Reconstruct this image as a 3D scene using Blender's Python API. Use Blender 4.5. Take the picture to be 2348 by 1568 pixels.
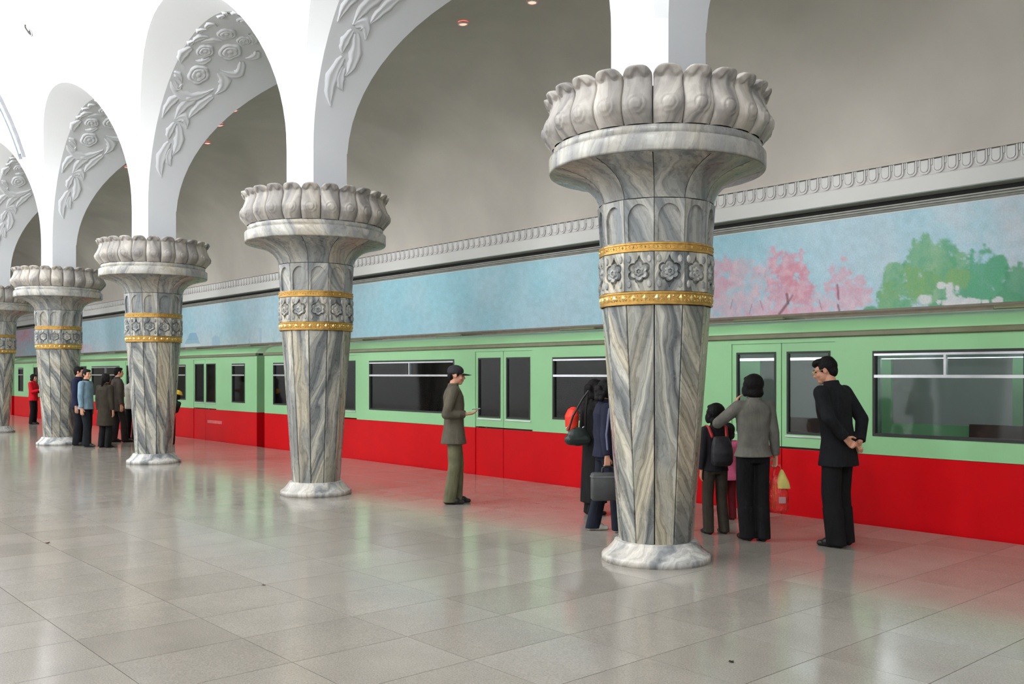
import bpy, bmesh, math, random
import numpy as np
from mathutils import Vector, Matrix, Euler, noise as mnoise

S = bpy.context.scene
for o in list(bpy.data.objects):
    bpy.data.objects.remove(o)
COL = S.collection
random.seed(7)
PI = math.pi

# ------------------------------------------------------------------ camera, world, lights, exposure
F_PX = 2138.7
cam_data = bpy.data.cameras.new('camera')
cam_data.sensor_fit = 'HORIZONTAL'
cam_data.sensor_width = 36.0
cam_data.lens = F_PX / 2348.0 * 36.0
cam_data.shift_y = 74.0 / 2348.0
cam_data.clip_end = 300
cam = bpy.data.objects.new('camera', cam_data)
cam.location = (0, 0, 1.55)
cam.rotation_euler = (PI / 2, 0, math.radians(48.763))
COL.objects.link(cam)
S.camera = cam

world = bpy.data.worlds.new('world')
S.world = world
world.use_nodes = True
world.node_tree.nodes['Background'].inputs[0].default_value = (0.75, 0.85, 1.0, 1)
world.node_tree.nodes['Background'].inputs[1].default_value = 0.02

S.view_settings.view_transform = 'Standard'
S.view_settings.look = 'None'
S.view_settings.gamma = 1.0
S.view_settings.use_curve_mapping = False
S.view_settings.exposure = 0.0

HALL_Y = -1.22           # centre line of the hall
def point_lamp(name, loc, power, col, radius):
    l = bpy.data.lights.new(name, 'POINT')
    l.energy = power; l.color = col; l.shadow_soft_size = radius
    o = bpy.data.objects.new(name, l); o.location = loc
    COL.objects.link(o)
    return o
# unseen tilted disk lights along the hall centre line, added to brighten the vault
def disk_light(name, loc, direction, power, col, size):
    l = bpy.data.lights.new(name, 'AREA')
    l.shape = 'DISK'; l.size = size; l.energy = power; l.color = col
    o = bpy.data.objects.new(name, l); o.location = loc
    o.rotation_euler = Vector(direction).to_track_quat('-Z', 'Y').to_euler()
    COL.objects.link(o)
    return o
LIGHT_COL = (0.97, 0.985, 1.0)
for i in range(9):
    x = 5.0 - 5.696 * i
    for sy in (1, -1):
        disk_light('vault_fill_light', (x, HALL_Y + sy*0.7, 7.3), (0, sy*0.93, 0.36), 265, LIGHT_COL, 1.0)

for i in range(7):
    point_lamp('hall_chandelier_light', (-0.2 - 9.42 * i, HALL_Y + 0.5, 4.7), 330, (0.93, 0.97, 1.0), 0.17)

# ------------------------------------------------------------------ key numbers (metres)
SP = 5.696               # column spacing along the platform
COLX = [-(5.099 + SP * k) for k in range(0, 6)]
COLY = 6.077
EDGE_Y = 9.08            # platform edge
TRAIN_Y = 9.134          # side of the train
WALL_Y = 12.45           # mural wall
ZS = 4.4                 # spring of the arches
RA = 2.54                # arch radius
RV = 7.0                 # hall vault radius
YF = HALL_Y + RV         # front of the arcade (5.78)
AY, AA, AB, AZ = 9.4, 3.05, 2.95, 4.2   # aisle vault ellipse
X0, X1 = -64.0, 9.0      # extent of the station

# ------------------------------------------------------------------ small helpers
def link(name, me, mat=None, parent=None, smooth=False):
    if isinstance(me, bmesh.types.BMesh):
        bm = me
        me = bpy.data.meshes.new(name)
        bm.to_mesh(me); bm.free()
    o = bpy.data.objects.new(name, me)
    COL.objects.link(o)
    if mat is not None and not me.materials:
        me.materials.append(mat)
    if smooth:
        me.polygons.foreach_set('use_smooth', [True] * len(me.polygons))
    if parent is not None:
        o.parent = parent
    return o

def copy_of(src, parent=None, loc=None, rot=None):
    o = src.copy(); COL.objects.link(o)
    if parent is not None: o.parent = parent
    if loc is not None: o.location = loc
    if rot is not None: o.rotation_euler = rot
    return o

def tag(o, label=None, cat=None, group=None, kind=None):
    if label: o['label'] = label
    if cat: o['category'] = cat
    if group: o['group'] = group
    if kind: o['kind'] = kind
    return o

def empty(name, loc=(0, 0, 0), rotz=0.0):
    o = bpy.data.objects.new(name, None)
    o.empty_display_size = 0.1
    o.location = loc; o.rotation_euler = (0, 0, rotz)
    COL.objects.link(o)
    return o

def box(bm, x0, x1, y0, y1, z0, z1):
    v = [bm.verts.new(p) for p in ((x0,y0,z0),(x1,y0,z0),(x1,y1,z0),(x0,y1,z0),(x0,y0,z1),(x1,y0,z1),(x1,y1,z1),(x0,y1,z1))]
    for f in ((3,2,1,0),(4,5,6,7),(0,1,5,4),(1,2,6,5),(2,3,7,6),(3,0,4,7)):
        bm.faces.new([v[i] for i in f])

def bevel_all(bm, w, seg=1):
    bmesh.ops.bevel(bm, geom=bm.edges[:], offset=w, segments=seg, affect='EDGES', profile=0.5)

def box_bm(*a, bevel=0):
    bm = bmesh.new(); box(bm, *a)
    if bevel: bevel_all(bm, bevel)
    return bm

def grid_faces(bm, rows, flip=False, close_u=False):
    """rows: list of lists of BMVert"""
    for a, b in zip(rows[:-1], rows[1:]):
        n = len(a)
        for i in range(n if close_u else n - 1):
            j = (i + 1) % n
            q = [a[i], a[j], b[j], b[i]]
            if flip: q.reverse()
            try: bm.faces.new(q)
            except ValueError: pass

def lathe(prof, seg=48, a0=0.0, a1=2*PI, bm=None):
    bm = bm or bmesh.new()
    full = abs(a1 - a0 - 2*PI) < 1e-6
    n = seg if full else seg + 1
    rows = []
    for r, z in prof:
        rows.append([bm.verts.new((r*math.sin(a0+(a1-a0)*i/seg), -r*math.cos(a0+(a1-a0)*i/seg), z)) for i in range(n)])
    grid_faces(bm, rows, close_u=full)
    return bm

def prism(bm, pts, x0, x1):
    """outline in (y,z) extruded along x"""
    a = [bm.verts.new((x0, y, z)) for y, z in pts]
    b = [bm.verts.new((x1, y, z)) for y, z in pts]
    n = len(pts)
    for i in range(n):
        j = (i+1) % n
        bm.faces.new((a[i], a[j], b[j], b[i]))
    bm.faces.new(a[::-1]); bm.faces.new(b)
    bmesh.ops.recalc_face_normals(bm, faces=bm.faces[:])

# ------------------------------------------------------------------ materials
def srgb(r, g, b):
    def f(c):
        c /= 255.0
        return c/12.92 if c <= 0.04045 else ((c+0.055)/1.055)**2.4
    return (f(r), f(g), f(b), 1.0)

class M:
    def __init__(self, name, col=(0.5,0.5,0.5,1), rough=0.6, metal=0.0, spec=0.5):
        self.m = bpy.data.materials.new(name); self.m.use_nodes = True
        self.nt = self.m.node_tree; self.n = self.nt.nodes; self.l = self.nt.links
        self.b = self.n['Principled BSDF']
        self.b.inputs['Base Color'].default_value = col
        self.b.inputs['Roughness'].default_value = rough
        self.b.inputs['Metallic'].default_value = metal
        self.b.inputs['Specular IOR Level'].default_value = spec
    def node(self, t, **kw):
        nd = self.n.new(t)
        for k, v in kw.items():
            if k in ('inp',):
                for a, b in v.items(): nd.inputs[a].default_value = b
            else: setattr(nd, k, v)
        return nd
    def link(self, a, b): self.l.new(a, b)
    def coords(self, kind='Object', scale=(1,1,1), rnd=0.0, rot=(0,0,0)):
        tc = self.node('ShaderNodeTexCoord')
        mp = self.node('ShaderNodeMapping')
        mp.inputs['Scale'].default_value = scale
        mp.inputs['Rotation'].default_value = rot
        src = tc.outputs[kind]
        if rnd:
            oi = self.node('ShaderNodeObjectInfo')
            mu = self.node('ShaderNodeVectorMath', operation='MULTIPLY_ADD')
            cb = self.node('ShaderNodeCombineXYZ')
            self.link(oi.outputs['Random'], cb.inputs[0]); self.link(oi.outputs['Random'], cb.inputs[1]); self.link(oi.outputs['Random'], cb.inputs[2])
            self.link(cb.outputs[0], mu.inputs[0]); mu.inputs[1].default_value = (rnd, rnd*1.7, rnd*2.3)
            self.link(src, mu.inputs[2]); src = mu.outputs[0]
        self.link(src, mp.inputs[0])
        return mp.outputs[0]
    def noise(self, vec, scale=5, detail=4, rough=0.55, dist=0.0):
        nz = self.node('ShaderNodeTexNoise', inp={'Scale':scale,'Detail':detail,'Roughness':rough,'Distortion':dist})
        self.link(vec, nz.inputs['Vector']); return nz.outputs['Fac']
    def ramp(self, fac, stops, interp='LINEAR'):
        r = self.node('ShaderNodeValToRGB'); cr = r.color_ramp; cr.interpolation = interp
        while len(cr.elements) < len(stops): cr.elements.new(0.5)
        for e, (p, c) in zip(cr.elements, stops): e.position = p; e.color = c if len(c) == 4 else (*c, 1)
        self.link(fac, r.inputs[0]); return r.outputs[0]
    def mix(self, fac, a, b, mode='MIX'):
        mx = self.node('ShaderNodeMix', data_type='RGBA', blend_type=mode)
        for s, v in ((0, fac), (6, a), (7, b)):
            if hasattr(v, 'is_output'): self.link(v, mx.inputs[s])
            else: mx.inputs[s].default_value = v
        return mx.outputs[2]
    def color(self, out): self.link(out, self.b.inputs['Base Color'])
    def rough(self, out): self.link(out, self.b.inputs['Roughness'])
    def bump(self, h, strength=0.3, dist=0.01):
        b = self.node('ShaderNodeBump', inp={'Strength':strength,'Distance':dist})
        self.link(h, b.inputs['Height']); self.link(b.outputs[0], self.b.inputs['Normal'])

def plaster(name, col, var=0.04, rough=0.75):
    m = M(name, col, rough, spec=0.25)
    v = m.coords()
    f = m.noise(v, 1.3, 5)
    d = tuple(c*(1-2*var) for c in col[:3]) + (1,)
    m.color(m.ramp(f, [(0.3, d), (0.7, col)]))
    m.bump(m.noise(v, 60, 3), 0.08, 0.004)
    return m.m

def flat(name, col, rough=0.6, metal=0.0, spec=0.5, var=0.12, sc=8.0, bump=0.0):
    m = M(name, col, rough, metal, spec)
    v = m.coords()
    f = m.noise(v, sc, 4)
    m.color(m.ramp(f, [(0.3, tuple(c*(1-var) for c in col[:3])+(1,)), (0.7, tuple(min(1, c*(1+var)) for c in col[:3])+(1,))]))
    if bump: m.bump(m.noise(v, sc*2.5, 3), bump, 0.02)
    return m.m

def marble(name, dark, mid, light, cream, scale=1.0, vein=1.0, tilt=1.1, rough=(0.22, 0.42)):
    """veined stone: long warped streaks, tilted differently on every slab"""
    m = M(name, mid, 0.32, spec=0.5)
    v0 = m.coords(rnd=9.0)
    oi = m.node('ShaderNodeObjectInfo')
    ma = m.node('ShaderNodeMath', operation='MULTIPLY_ADD'); m.link(oi.outputs['Random'], ma.inputs[0]); ma.inputs[1].default_value = tilt; ma.inputs[2].default_value = -tilt*0.38
    vr = m.node('ShaderNodeVectorRotate', rotation_type='Y_AXIS'); m.link(v0, vr.inputs['Vector']); m.link(ma.outputs[0], vr.inputs['Angle'])
    mp = m.node('ShaderNodeMapping'); mp.inputs['Scale'].default_value = (2.3*scale, 2.3*scale, 0.62*scale); m.link(vr.outputs[0], mp.inputs[0])
    v = mp.outputs[0]
    wz = m.node('ShaderNodeTexNoise', inp={'Scale':1.6,'Detail':3.0,'Roughness':0.55}); m.link(v, wz.inputs['Vector'])
    ad = m.node('ShaderNodeVectorMath', operation='MULTIPLY_ADD'); m.link(wz.outputs['Color'], ad.inputs[0]); ad.inputs[1].default_value = (0.85, 0.85, 0.5); m.link(v, ad.inputs[2])
    w = ad.outputs[0]
    def wave(sc, dist, dsc):
        n_ = m.node('ShaderNodeTexWave', wave_type='BANDS', bands_direction='X', inp={'Scale':sc,'Distortion':dist,'Detail':4.0,'Detail Scale':dsc,'Detail Roughness':0.6})
        m.link(w, n_.inputs['Vector']); return n_.outputs['Fac']
    c = m.ramp(wave(0.55, 3.5, 1.2), [(0.0, dark), (0.30, mid), (0.65, mid), (0.95, light)])
    c = m.mix(m.ramp(m.noise(w, 0.9, 2), [(0.50, (0,0,0,1)), (0.66, (0.8,0.8,0.8,1))]), c, cream)
    c = m.mix(m.ramp(m.noise(w, 0.7, 2), [(0.32, (0.75,)*3+(1,)), (0.46, (0,0,0,1))]), c, dark)
    k = 1.0 - vein
    c = m.mix(0.85, c, m.ramp(wave(1.9, 5.0, 1.6), [(0.0, (0.60*vein+k,)*3+(1,)), (0.40, (1,1,1,1)), (0.85, (1,1,1,1)), (1.0, (1+0.22*vein,)*3+(1,))]), 'MULTIPLY')
    c = m.mix(0.7, c, m.ramp(wave(5.5, 7.0, 2.0), [(0.0, (0.68*vein+k,)*3+(1,)), (0.30, (1,1,1,1))]), 'MULTIPLY')
    m.color(c)
    m.rough(m.ramp(m.noise(v0, 14, 3), [(0.3, (rough[0],)*3+(1,)), (0.7, (rough[1],)*3+(1,))]))
    return m.m

MAT = {}
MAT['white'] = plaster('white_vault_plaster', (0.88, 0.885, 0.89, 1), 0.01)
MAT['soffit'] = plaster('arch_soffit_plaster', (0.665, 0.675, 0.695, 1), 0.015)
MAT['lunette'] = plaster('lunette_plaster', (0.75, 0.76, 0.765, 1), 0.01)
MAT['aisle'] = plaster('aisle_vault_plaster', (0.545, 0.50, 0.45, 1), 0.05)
MAT['cornice'] = plaster('cornice_plaster', (0.65, 0.635, 0.615, 1), 0.02)
MAT['frieze'] = plaster('frieze_plaster', (0.66, 0.645, 0.63, 1), 0.02)
MAT['dark'] = flat('dark_recess_paint', (0.035, 0.035, 0.03, 1), 0.8)
MAT['marble'] = marble('veined_grey_marble', srgb(102,106,107), srgb(149,150,145), srgb(188,186,174), srgb(188,178,154), 1.0)
MAT['niche'] = marble('soft_grey_marble', srgb(122,127,129), srgb(152,153,150), srgb(176,175,168), srgb(172,165,150), 0.9, 0.7)
MAT['petal'] = marble('carved_petal_marble', srgb(134,130,127), srgb(165,159,152), srgb(186,180,172), srgb(178,170,158), 0.8, 0.35, rough=(0.4, 0.6))
MAT['slab'] = marble('pale_slab_marble', srgb(138,138,137), srgb(168,166,160), srgb(184,181,172), srgb(176,167,150), 1.0, 0.5)
MAT['base'] = marble('white_base_marble', srgb(128,132,134), srgb(196,195,192), srgb(214,212,206), srgb(205,198,186), 1.0, 0.6)
MAT['core'] = flat('joint_mortar', srgb(66,64,60), 0.9)
MAT['gold'] = flat('gilded_brass', (0.58, 0.35, 0.10, 1), 0.36, 0.8, var=0.2, sc=25)
MAT['gold_hi'] = flat('gilded_relief', (0.80, 0.60, 0.24, 1), 0.3, 0.8, var=0.1, sc=25)

def floor_mat(island=False):
    m = M('terrazzo_tile' + ('_far' if island else ''), (0.4, 0.38, 0.33, 1), 0.2, spec=0.5)
    v = m.coords('Generated' if False else 'Object', rnd=0.0 if island else 13.0)
    sp = m.noise(v, 110, 2, 0.6)
    c = m.ramp(sp, [(0.25, (0.28, 0.256, 0.228, 1)), (0.5, (0.358, 0.328, 0.293, 1)), (0.75, (0.435, 0.402, 0.365, 1))])
    bl = m.noise(v, 2.4, 5, 0.6)
    c = m.mix(0.55, c, m.ramp(bl, [(0.3, (0.80, 0.79, 0.77, 1)), (0.7, (1.04, 1.03, 1.0, 1))]), 'MULTIPLY')
    if island:
        g = m.node('ShaderNodeNewGeometry'); r = g.outputs['Random Per Island']
    else:
        r = m.node('ShaderNodeObjectInfo').outputs['Random']
    c = m.mix(1.0, c, m.ramp(r, [(0.0, (0.88, 0.87, 0.85, 1)), (0.5, (0.97, 0.965, 0.95, 1)), (1.0, (1.03, 1.03, 1.03, 1))]), 'MULTIPLY')
    m.color(c)
    tc = m.coords()
    m.rough(m.ramp(m.noise(v, 3.0, 5, 0.65), [(0.3, (0.11,)*3+(1,)), (0.7, (0.17,)*3+(1,))]))
    return m.m
MAT['tile'] = floor_mat(False)
MAT['tile_far'] = floor_mat(True)
MAT['joint'] = flat('floor_joint', srgb(92,86,78), 0.8)
MAT['train_green'] = flat('pale_green_train_paint', (0.28, 0.545, 0.275, 1), 0.3, spec=0.35, var=0.03, sc=2)
MAT['train_red'] = flat('red_train_paint', (0.56, 0.002, 0.006, 1), 0.38, spec=0.12, var=0.05, sc=2)
MAT['train_roof'] = flat('dull_green_roof_paint', (0.27, 0.40, 0.24, 1), 0.35, var=0.06, sc=2)
MAT['gutter'] = flat('brown_green_gutter', srgb(110,112,84), 0.35, var=0.1)
MAT['alu'] = flat('brushed_aluminium', (0.72, 0.74, 0.76, 1), 0.3, 0.9, var=0.06)
MAT['rubber'] = flat('black_rubber', (0.02, 0.022, 0.02, 1), 0.6)
MAT['seat'] = flat('brown_seat_vinyl', srgb(86,54,50), 0.5)
MAT['interior'] = flat('train_interior_panel', (0.40, 0.43, 0.41, 1), 0.6)
def glass():
    m = M('train_window_glass', (0.55, 0.6, 0.6, 1), 0.03)
    m.b.inputs['Transmission Weight'].default_value = 1.0
    m.b.inputs['IOR'].default_value = 1.12
    nt = m.nt
    tr = m.node('ShaderNodeBsdfTransparent'); tr.inputs[0].default_value = (0.74, 0.80, 0.80, 1)
    gl = m.node('ShaderNodeBsdfGlossy'); gl.inputs['Roughness'].default_value = 0.06
    fr = m.node('ShaderNodeFresnel'); fr.inputs[0].default_value = 1.5
    mx = m.node('ShaderNodeMixShader')
    m.link(fr.outputs[0], mx.inputs[0]); m.link(tr.outputs[0], mx.inputs[1]); m.link(gl.outputs[0], mx.inputs[2])
    m.link(mx.outputs[0], m.n['Material Output'].inputs['Surface'])
    return m.m
MAT['glass'] = glass()
def emit(name, col, s):
    m = M(name, (0.8,0.8,0.8,1)); m.b.inputs['Emission Color'].default_value = col; m.b.inputs['Emission Strength'].default_value = s
    return m.m
MAT['lamp_red'] = emit('red_lamp_glow', (1.0, 0.13, 0.09, 1), 4.5)
MAT['tube'] = emit('train_tube_glow', (0.9, 0.97, 1.0, 1), 5.0)

# ================================================================== STRUCTURE
# ---- floor: joint slab + tiles
bm = bmesh.new(); box(bm, X0, X1, -8.2, EDGE_Y, -1.3, -0.006)
floor = tag(link('floor', bm, MAT['joint']), kind='structure')
TU, TY = 0.605, 0.747
xs = [-(2.741 + TU*k) for k in range(-19, 101)]
ys = [1.6736 + TY*k for k in range(-13, 10)] + [EDGE_Y]
camv = (-math.sin(cam.rotation_euler.z), math.cos(cam.rotation_euler.z))
camr = (camv[1], -camv[0])
tiles = []
for i in range(len(xs)-1):
    for j in range(len(ys)-1):
        cx, cy = (xs[i]+xs[i+1])/2, (ys[j]+ys[j+1])/2
        dep = cx*camv[0] + cy*camv[1]; lat = cx*camr[0] + cy*camr[1]
        vis = dep > 4.0 and abs(lat)/dep < 0.60 and cy < EDGE_Y
        tiles.append((dep if vis else 1e3, xs[i], xs[i+1], ys[j], ys[j+1]))
tiles.sort(key=lambda t: t[0])
G = 0.0022
tile_src = {}
far = bmesh.new()
def tile_bm(w, h):
    b = bmesh.new(); box(b, -w/2+G, w/2-G, -h/2+G, h/2-G, -0.02, 0.0)
    return b
for k, (d, xa, xb, ya, yb) in enumerate(tiles):
    w, h = abs(xb-xa), yb-ya
    c = ((xa+xb)/2, (ya+yb)/2, 0)
    if k < 298 and d < 900:
        key = (round(w, 3), round(h, 3))
        if key not in tile_src:
            tile_src[key] = link('tile', tile_bm(w, h), MAT['tile'], floor); o = tile_src[key]
        else: o = copy_of(tile_src[key], floor)
        o.location = c
    else:
        dz = 0.0
        vs = [far.verts.new(p) for p in ((min(xa,xb)+G, ya+G, -0.02),(max(xa,xb)-G, ya+G, -0.02),(max(xa,xb)-G, yb-G, -0.02),(min(xa,xb)+G, yb-G, -0.02))]
        vt = [far.verts.new((v.co.x, v.co.y, 0.0)) for v in vs]
        far.faces.new(vt)
        for q in range(4): far.faces.new((vs[q], vs[(q+1)%4], vt[(q+1)%4], vt[q]))
tag(link('tile_field', far, MAT['tile_far'], floor), kind='stuff')

# ---- track bed below the platform
bm = bmesh.new(); box(bm, X0, X1, EDGE_Y, WALL_Y+0.6, -1.4, -1.3)
tag(link('floor', bm, MAT['dark']), kind='structure')

# ---- hall vault (ceiling) with arched openings
bays = [(COLX[0] - SP*(k+0.5)) for k in range(-1, 9)]
def vault_y(z):
    if z <= ZS: return YF
    return HALL_Y + math.sqrt(max(0, RV*RV - (z-ZS)**2))
def aisle_y(z):
    if z <= AZ: return AY - AA
    s = min(1.0, (z-AZ)/AB)
    return AY - AA*math.sqrt(max(0, 1-s*s))
NTH = 40
def ro(th): return RA + 0.075 + 0.10*math.sin(th)
bm = bmesh.new()
NP = 26
def vault_col(x, zlow):
    a0 = math.asin(min(1, (zlow-ZS)/RV))
    out = []
    for i in range(NP+1):
        t = i/NP
        a = a0 + (PI/2 - a0)*t
        out.append(bm.verts.new((x, HALL_Y + RV*math.cos(a), ZS + RV*math.sin(a))))
    return out
cols = []
for xc in sorted(bays, reverse=True):
    for i in range(NTH+1):
        th = PI*i/NTH
        r = ro(th)
        cols.append(vault_col(xc + r*math.cos(th), ZS + r*math.sin(th)))
grid_faces(bm, cols)
# other half of the barrel, down to the far side of the hall
half = []
for x in (cols[0][0].co.x, cols[-1][0].co.x):
    half.append([bm.verts.new((x, HALL_Y - RV*math.sin(a), ZS + RV*math.cos(a))) for a in [PI/2*i/16 for i in range(17)]])
grid_faces(bm, half)
bmesh.ops.remove_doubles(bm, verts=bm.verts[:], dist=1e-5)
ceil_hall = tag(link('ceiling', bm, MAT['white'], smooth=True), kind='structure')

# ---- aisle vault
bm = bmesh.new()
cols = []
NQ = 30
for xc in sorted(bays, reverse=True):
    for i in range(NTH+1):
        th = PI*i/NTH
        x, zl = xc + RA*math.cos(th), ZS + RA*math.sin(th)
        a0 = PI - math.asin(min(1, (zl-AZ)/AB))
        cols.append([bm.verts.new((x, AY + AA*math.cos(a0*(1-t)+0.02*t), AZ + AB*math.sin(a0*(1-t)+0.02*t))) for t in [q/NQ for q in range(NQ+1)]])
grid_faces(bm, cols, flip=True)
bmesh.ops.remove_doubles(bm, verts=bm.verts[:], dist=1e-5)
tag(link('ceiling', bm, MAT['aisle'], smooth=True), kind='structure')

# ---- arcade wall: piers, flared lunettes, soffits
arcade = tag(empty('wall_arcade'), kind='structure')
YM = YF + 0.085          # where the chamfer ends and the soffit begins
for xc in bays:
    bm = bmesh.new()
    rows = []
    for i in range(NTH+1):
        th = PI*i/NTH
        z = ZS + RA*math.sin(th); x = xc + RA*math.cos(th)
        yb = aisle_y(z)
        rows.append([bm.verts.new((x, YM + (yb-YM)*t, z)) for t in (0, .25, .5, .75, 1)])
    grid_faces(bm, rows)
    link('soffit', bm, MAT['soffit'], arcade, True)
    bm = bmesh.new()
    rows = []
    for i in range(NTH+1):
        th = PI*i/NTH
        r1 = ro(th); z1 = ZS + r1*math.sin(th)
        rows.append([bm.verts.new((xc + (RA+(r1-RA)*t)*math.cos(th), YM + (vault_y(z1)-YM)*t, ZS + (RA+(r1-RA)*t)*math.sin(th))) for t in (0, .5, 1)])
    grid_faces(bm, rows, flip=True)
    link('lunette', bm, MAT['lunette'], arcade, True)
def pier_bm():
    hw, ch = SP/2 - RA, 0.075
    yb = AY - AA
    pts = [(-hw+ch, YF), (hw-ch, YF), (hw, YM), (hw, yb), (-hw, yb), (-hw, YM)]
    b = bmesh.new()
    lo = [b.verts.new((x, y, 3.40)) for x, y in pts]; hi = [b.verts.new((x, y, ZS)) for x, y in pts]
    for i in range(6): b.faces.new((lo[i], lo[(i+1)%6], hi[(i+1)%6], hi[i])).normal_update()
    b.faces.new(lo[::-1]); b.faces.new(hi)
    for f in b.faces:
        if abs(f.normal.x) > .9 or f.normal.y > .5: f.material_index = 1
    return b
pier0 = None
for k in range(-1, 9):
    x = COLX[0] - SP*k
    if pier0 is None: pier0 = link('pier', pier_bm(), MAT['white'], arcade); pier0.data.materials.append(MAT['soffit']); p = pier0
    else: p = copy_of(pier0, arcade)
    p.location = (x, 0, 0)

# ---- floral plaster relief on every soffit
LEAVES = [((26.5,6.13),(19.2,6.03),(12.6,6.07),.085),((23.9,6.17),(20.1,6.15),(17.6,6.21),.07),((33.9,6.22),(27.2,6.29),(21.6,6.21),.085),
((34.4,6.16),(30.5,6.1),(27.7,6.1),.065),((35.7,6.17),(36.8,6.3),(32.9,6.37),.085),((46.0,6.15),(42.2,6.0),(35.5,5.93),.075),((48.2,6.47),(43.5,6.27),(35.9,6.14),.10),
((48.3,6.65),(42.8,6.48),(37.1,6.36),.08),((51.4,5.92),(45.6,6.24),(51.6,6.62),.10),((59.8,6.58),(55.1,6.76),(49.3,6.67),.10),((54.9,5.89),(54.3,5.97),(51.4,6.07),.06),
((50.8,5.92),(48.5,6.03),(50.8,6.08),.05),((68.6,5.97),(64.2,5.9),(59.9,5.93),.085),((67.6,6.84),(60.5,6.88),(61.1,6.56),.09),((69.8,5.92),(71.3,5.91),(73.2,5.96),.05),
((77.8,5.92),(79.7,5.91),(81.5,5.98),.05),((82.2,5.96),(86.1,5.96),(85.4,6.08),.05),((75.6,6.95),(72.0,6.98),(70.0,6.85),.08),((65.7,6.33),(62.9,6.24),(62.7,6.12),.07),
((76.6,6.10),(75.3,5.98),(71.3,5.94),.07),((76.1,6.33),(75.4,6.17),(72.8,6.05),.06),((86.0,6.6),(83.0,6.75),(79.0,6.78),.07)]
FLOWERS = [(56.6,6.28,.20),(68.7,6.19,.16),(71.6,6.56,.21),(82.0,6.3,.17),(80.5,6.62,.13)]
def surf(s, y, h): # arc length from the spring, depth, height off the soffit
    th = s/RA; r = RA - h
    return (-r*math.cos(th), y, ZS + r*math.sin(th))
def leaf_bm(p0, p1, p2, w, h=0.030, mirror=False):
    b = bmesh.new(); n, m = 10, 7; w = w*1.75
    P = [Vector((math.radians(p[0])*RA, p[1])) for p in (p0, p1, p2)]
    C = P[1]*2 - (P[0]+P[2])/2
    rows = []
    for i in range(n+1):
        t = i/n
        c = P[0]*(1-t)**2 + C*2*t*(1-t) + P[2]*t*t
        tg = ((C-P[0])*(1-t) + (P[2]-C)*t).normalized(); nr = Vector((-tg.y, tg.x))
        ww = w*(0.25 + 1.1*math.sin(PI*min(1, t*0.92+0.06))**0.8)*(1 - 0.55*t**3)*(1+0.16*math.sin(t*19))
        if i == n: ww = 0.01
        row = []
        for j in range(m):
            u = j/(m-1)*2-1
            q = c + nr*(u*ww*0.5)
            hh = -0.004 if abs(u) == 1 else h*(1-0.25*u*u)*(0.55 if j == 3 else 1.0)*(0.6+0.4*math.sin(PI*t))
            row.append(b.verts.new(surf(q.x, q.y, hh)))
        rows.append(row)
    grid_faces(b, rows)
    if mirror:
        for v in b.verts: v.co.x = -v.co.x
    bmesh.ops.recalc_face_normals(b, faces=b.faces[:])
    return b
def flower_bm(deg, y, r, mirror=False):
    b = bmesh.new(); s0 = math.radians(deg)*RA
    N = 40; prof = [(0.0,.030),(.14,.036),(.24,.020),(.30,.016),(.50,.036),(.64,.030),(.67,.016),(.72,.028),(.94,.026),(1.0,-.004)]
    rows = []
    for q, (f, h) in enumerate(prof):
        lob = 5 if f > .6 else 6
        row = []
        for i in range(N):
            a = 2*PI*i/N
            k = 1 + (0.13*abs(math.sin(lob*a/2 + (0.6 if f > .6 else 0))) - 0.06 if f > .3 else 0)
            hh = h*(1 - (0.35*(1-abs(math.sin(lob*a/2 + (0.6 if f > .6 else 0))))**4 if .3 < f < 1 else 0))
            rr = max(f, 0.01)*r*k
            row.append(b.verts.new(surf(s0 + rr*math.cos(a), y + rr*0.85*math.sin(a), hh)))
        rows.append(row)
    grid_faces(b, rows, close_u=True)
    b.faces.new(rows[0])
    if mirror:
        for v in b.verts: v.co.x = -v.co.x
    bmesh.ops.recalc_face_normals(b, faces=b.faces[:])
    return b
relief_src = []
for mir in (False, True):
    for l in LEAVES: relief_src.append(('leaf', leaf_bm(*l, mirror=mir)))
    for f in FLOWERS: relief_src.append(('flower', flower_bm(*f, mirror=mir)))
made = None
for xc in bays[1:6]:
    root = empty('floral_relief', (xc, 0, 0)); root.parent = arcade
    if made is None:
        made = [link(n, b, MAT['soffit'], root, True) for n, b in relief_src]
    else:
        for s in made: copy_of(s, root)

# ---- far side of the hall and the ends
bm = bmesh.new(); box(bm, X0, X1, HALL_Y-RV-0.4, HALL_Y-RV, 0, ZS)
tag(link('wall_left', bm, MAT['white']), kind='structure')
bm = bmesh.new(); box(bm, X1-0.6, X1-0.3, HALL_Y-RV-0.4, WALL_Y+0.6, -1.3, 12)
tag(link('wall_front', bm, MAT['white']), kind='structure')
bm = bmesh.new(); box(bm, X0, X0+0.3, HALL_Y-RV-0.4, WALL_Y+0.6, -1.3, 12)
tag(link('wall_back', bm, MAT['aisle']), kind='structure')

# ---- track-side wall, cornice, frieze
bm = bmesh.new(); box(bm, X0, X1, WALL_Y+.055, WALL_Y+0.3, -1.3, 3.84)
wall_right = tag(link('wall_right', bm, MAT['frieze']), kind='structure')
bm = bmesh.new(); box(bm, X0, X1, WALL_Y+0.12, WALL_Y+0.3, 3.84, 4.6)
tag(link('wall_right', bm, MAT['dark']), kind='structure')
bm = bmesh.new()
prism(bm, [(12.31,3.985),(12.33,3.975),(12.58,3.975),(12.58,4.46),(12.44,4.46),(12.44,4.215),(12.33,4.205),(12.31,4.19)], X0, X1)
cornice = tag(link('trim_1', bm, MAT['cornice']), kind='structure')
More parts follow.
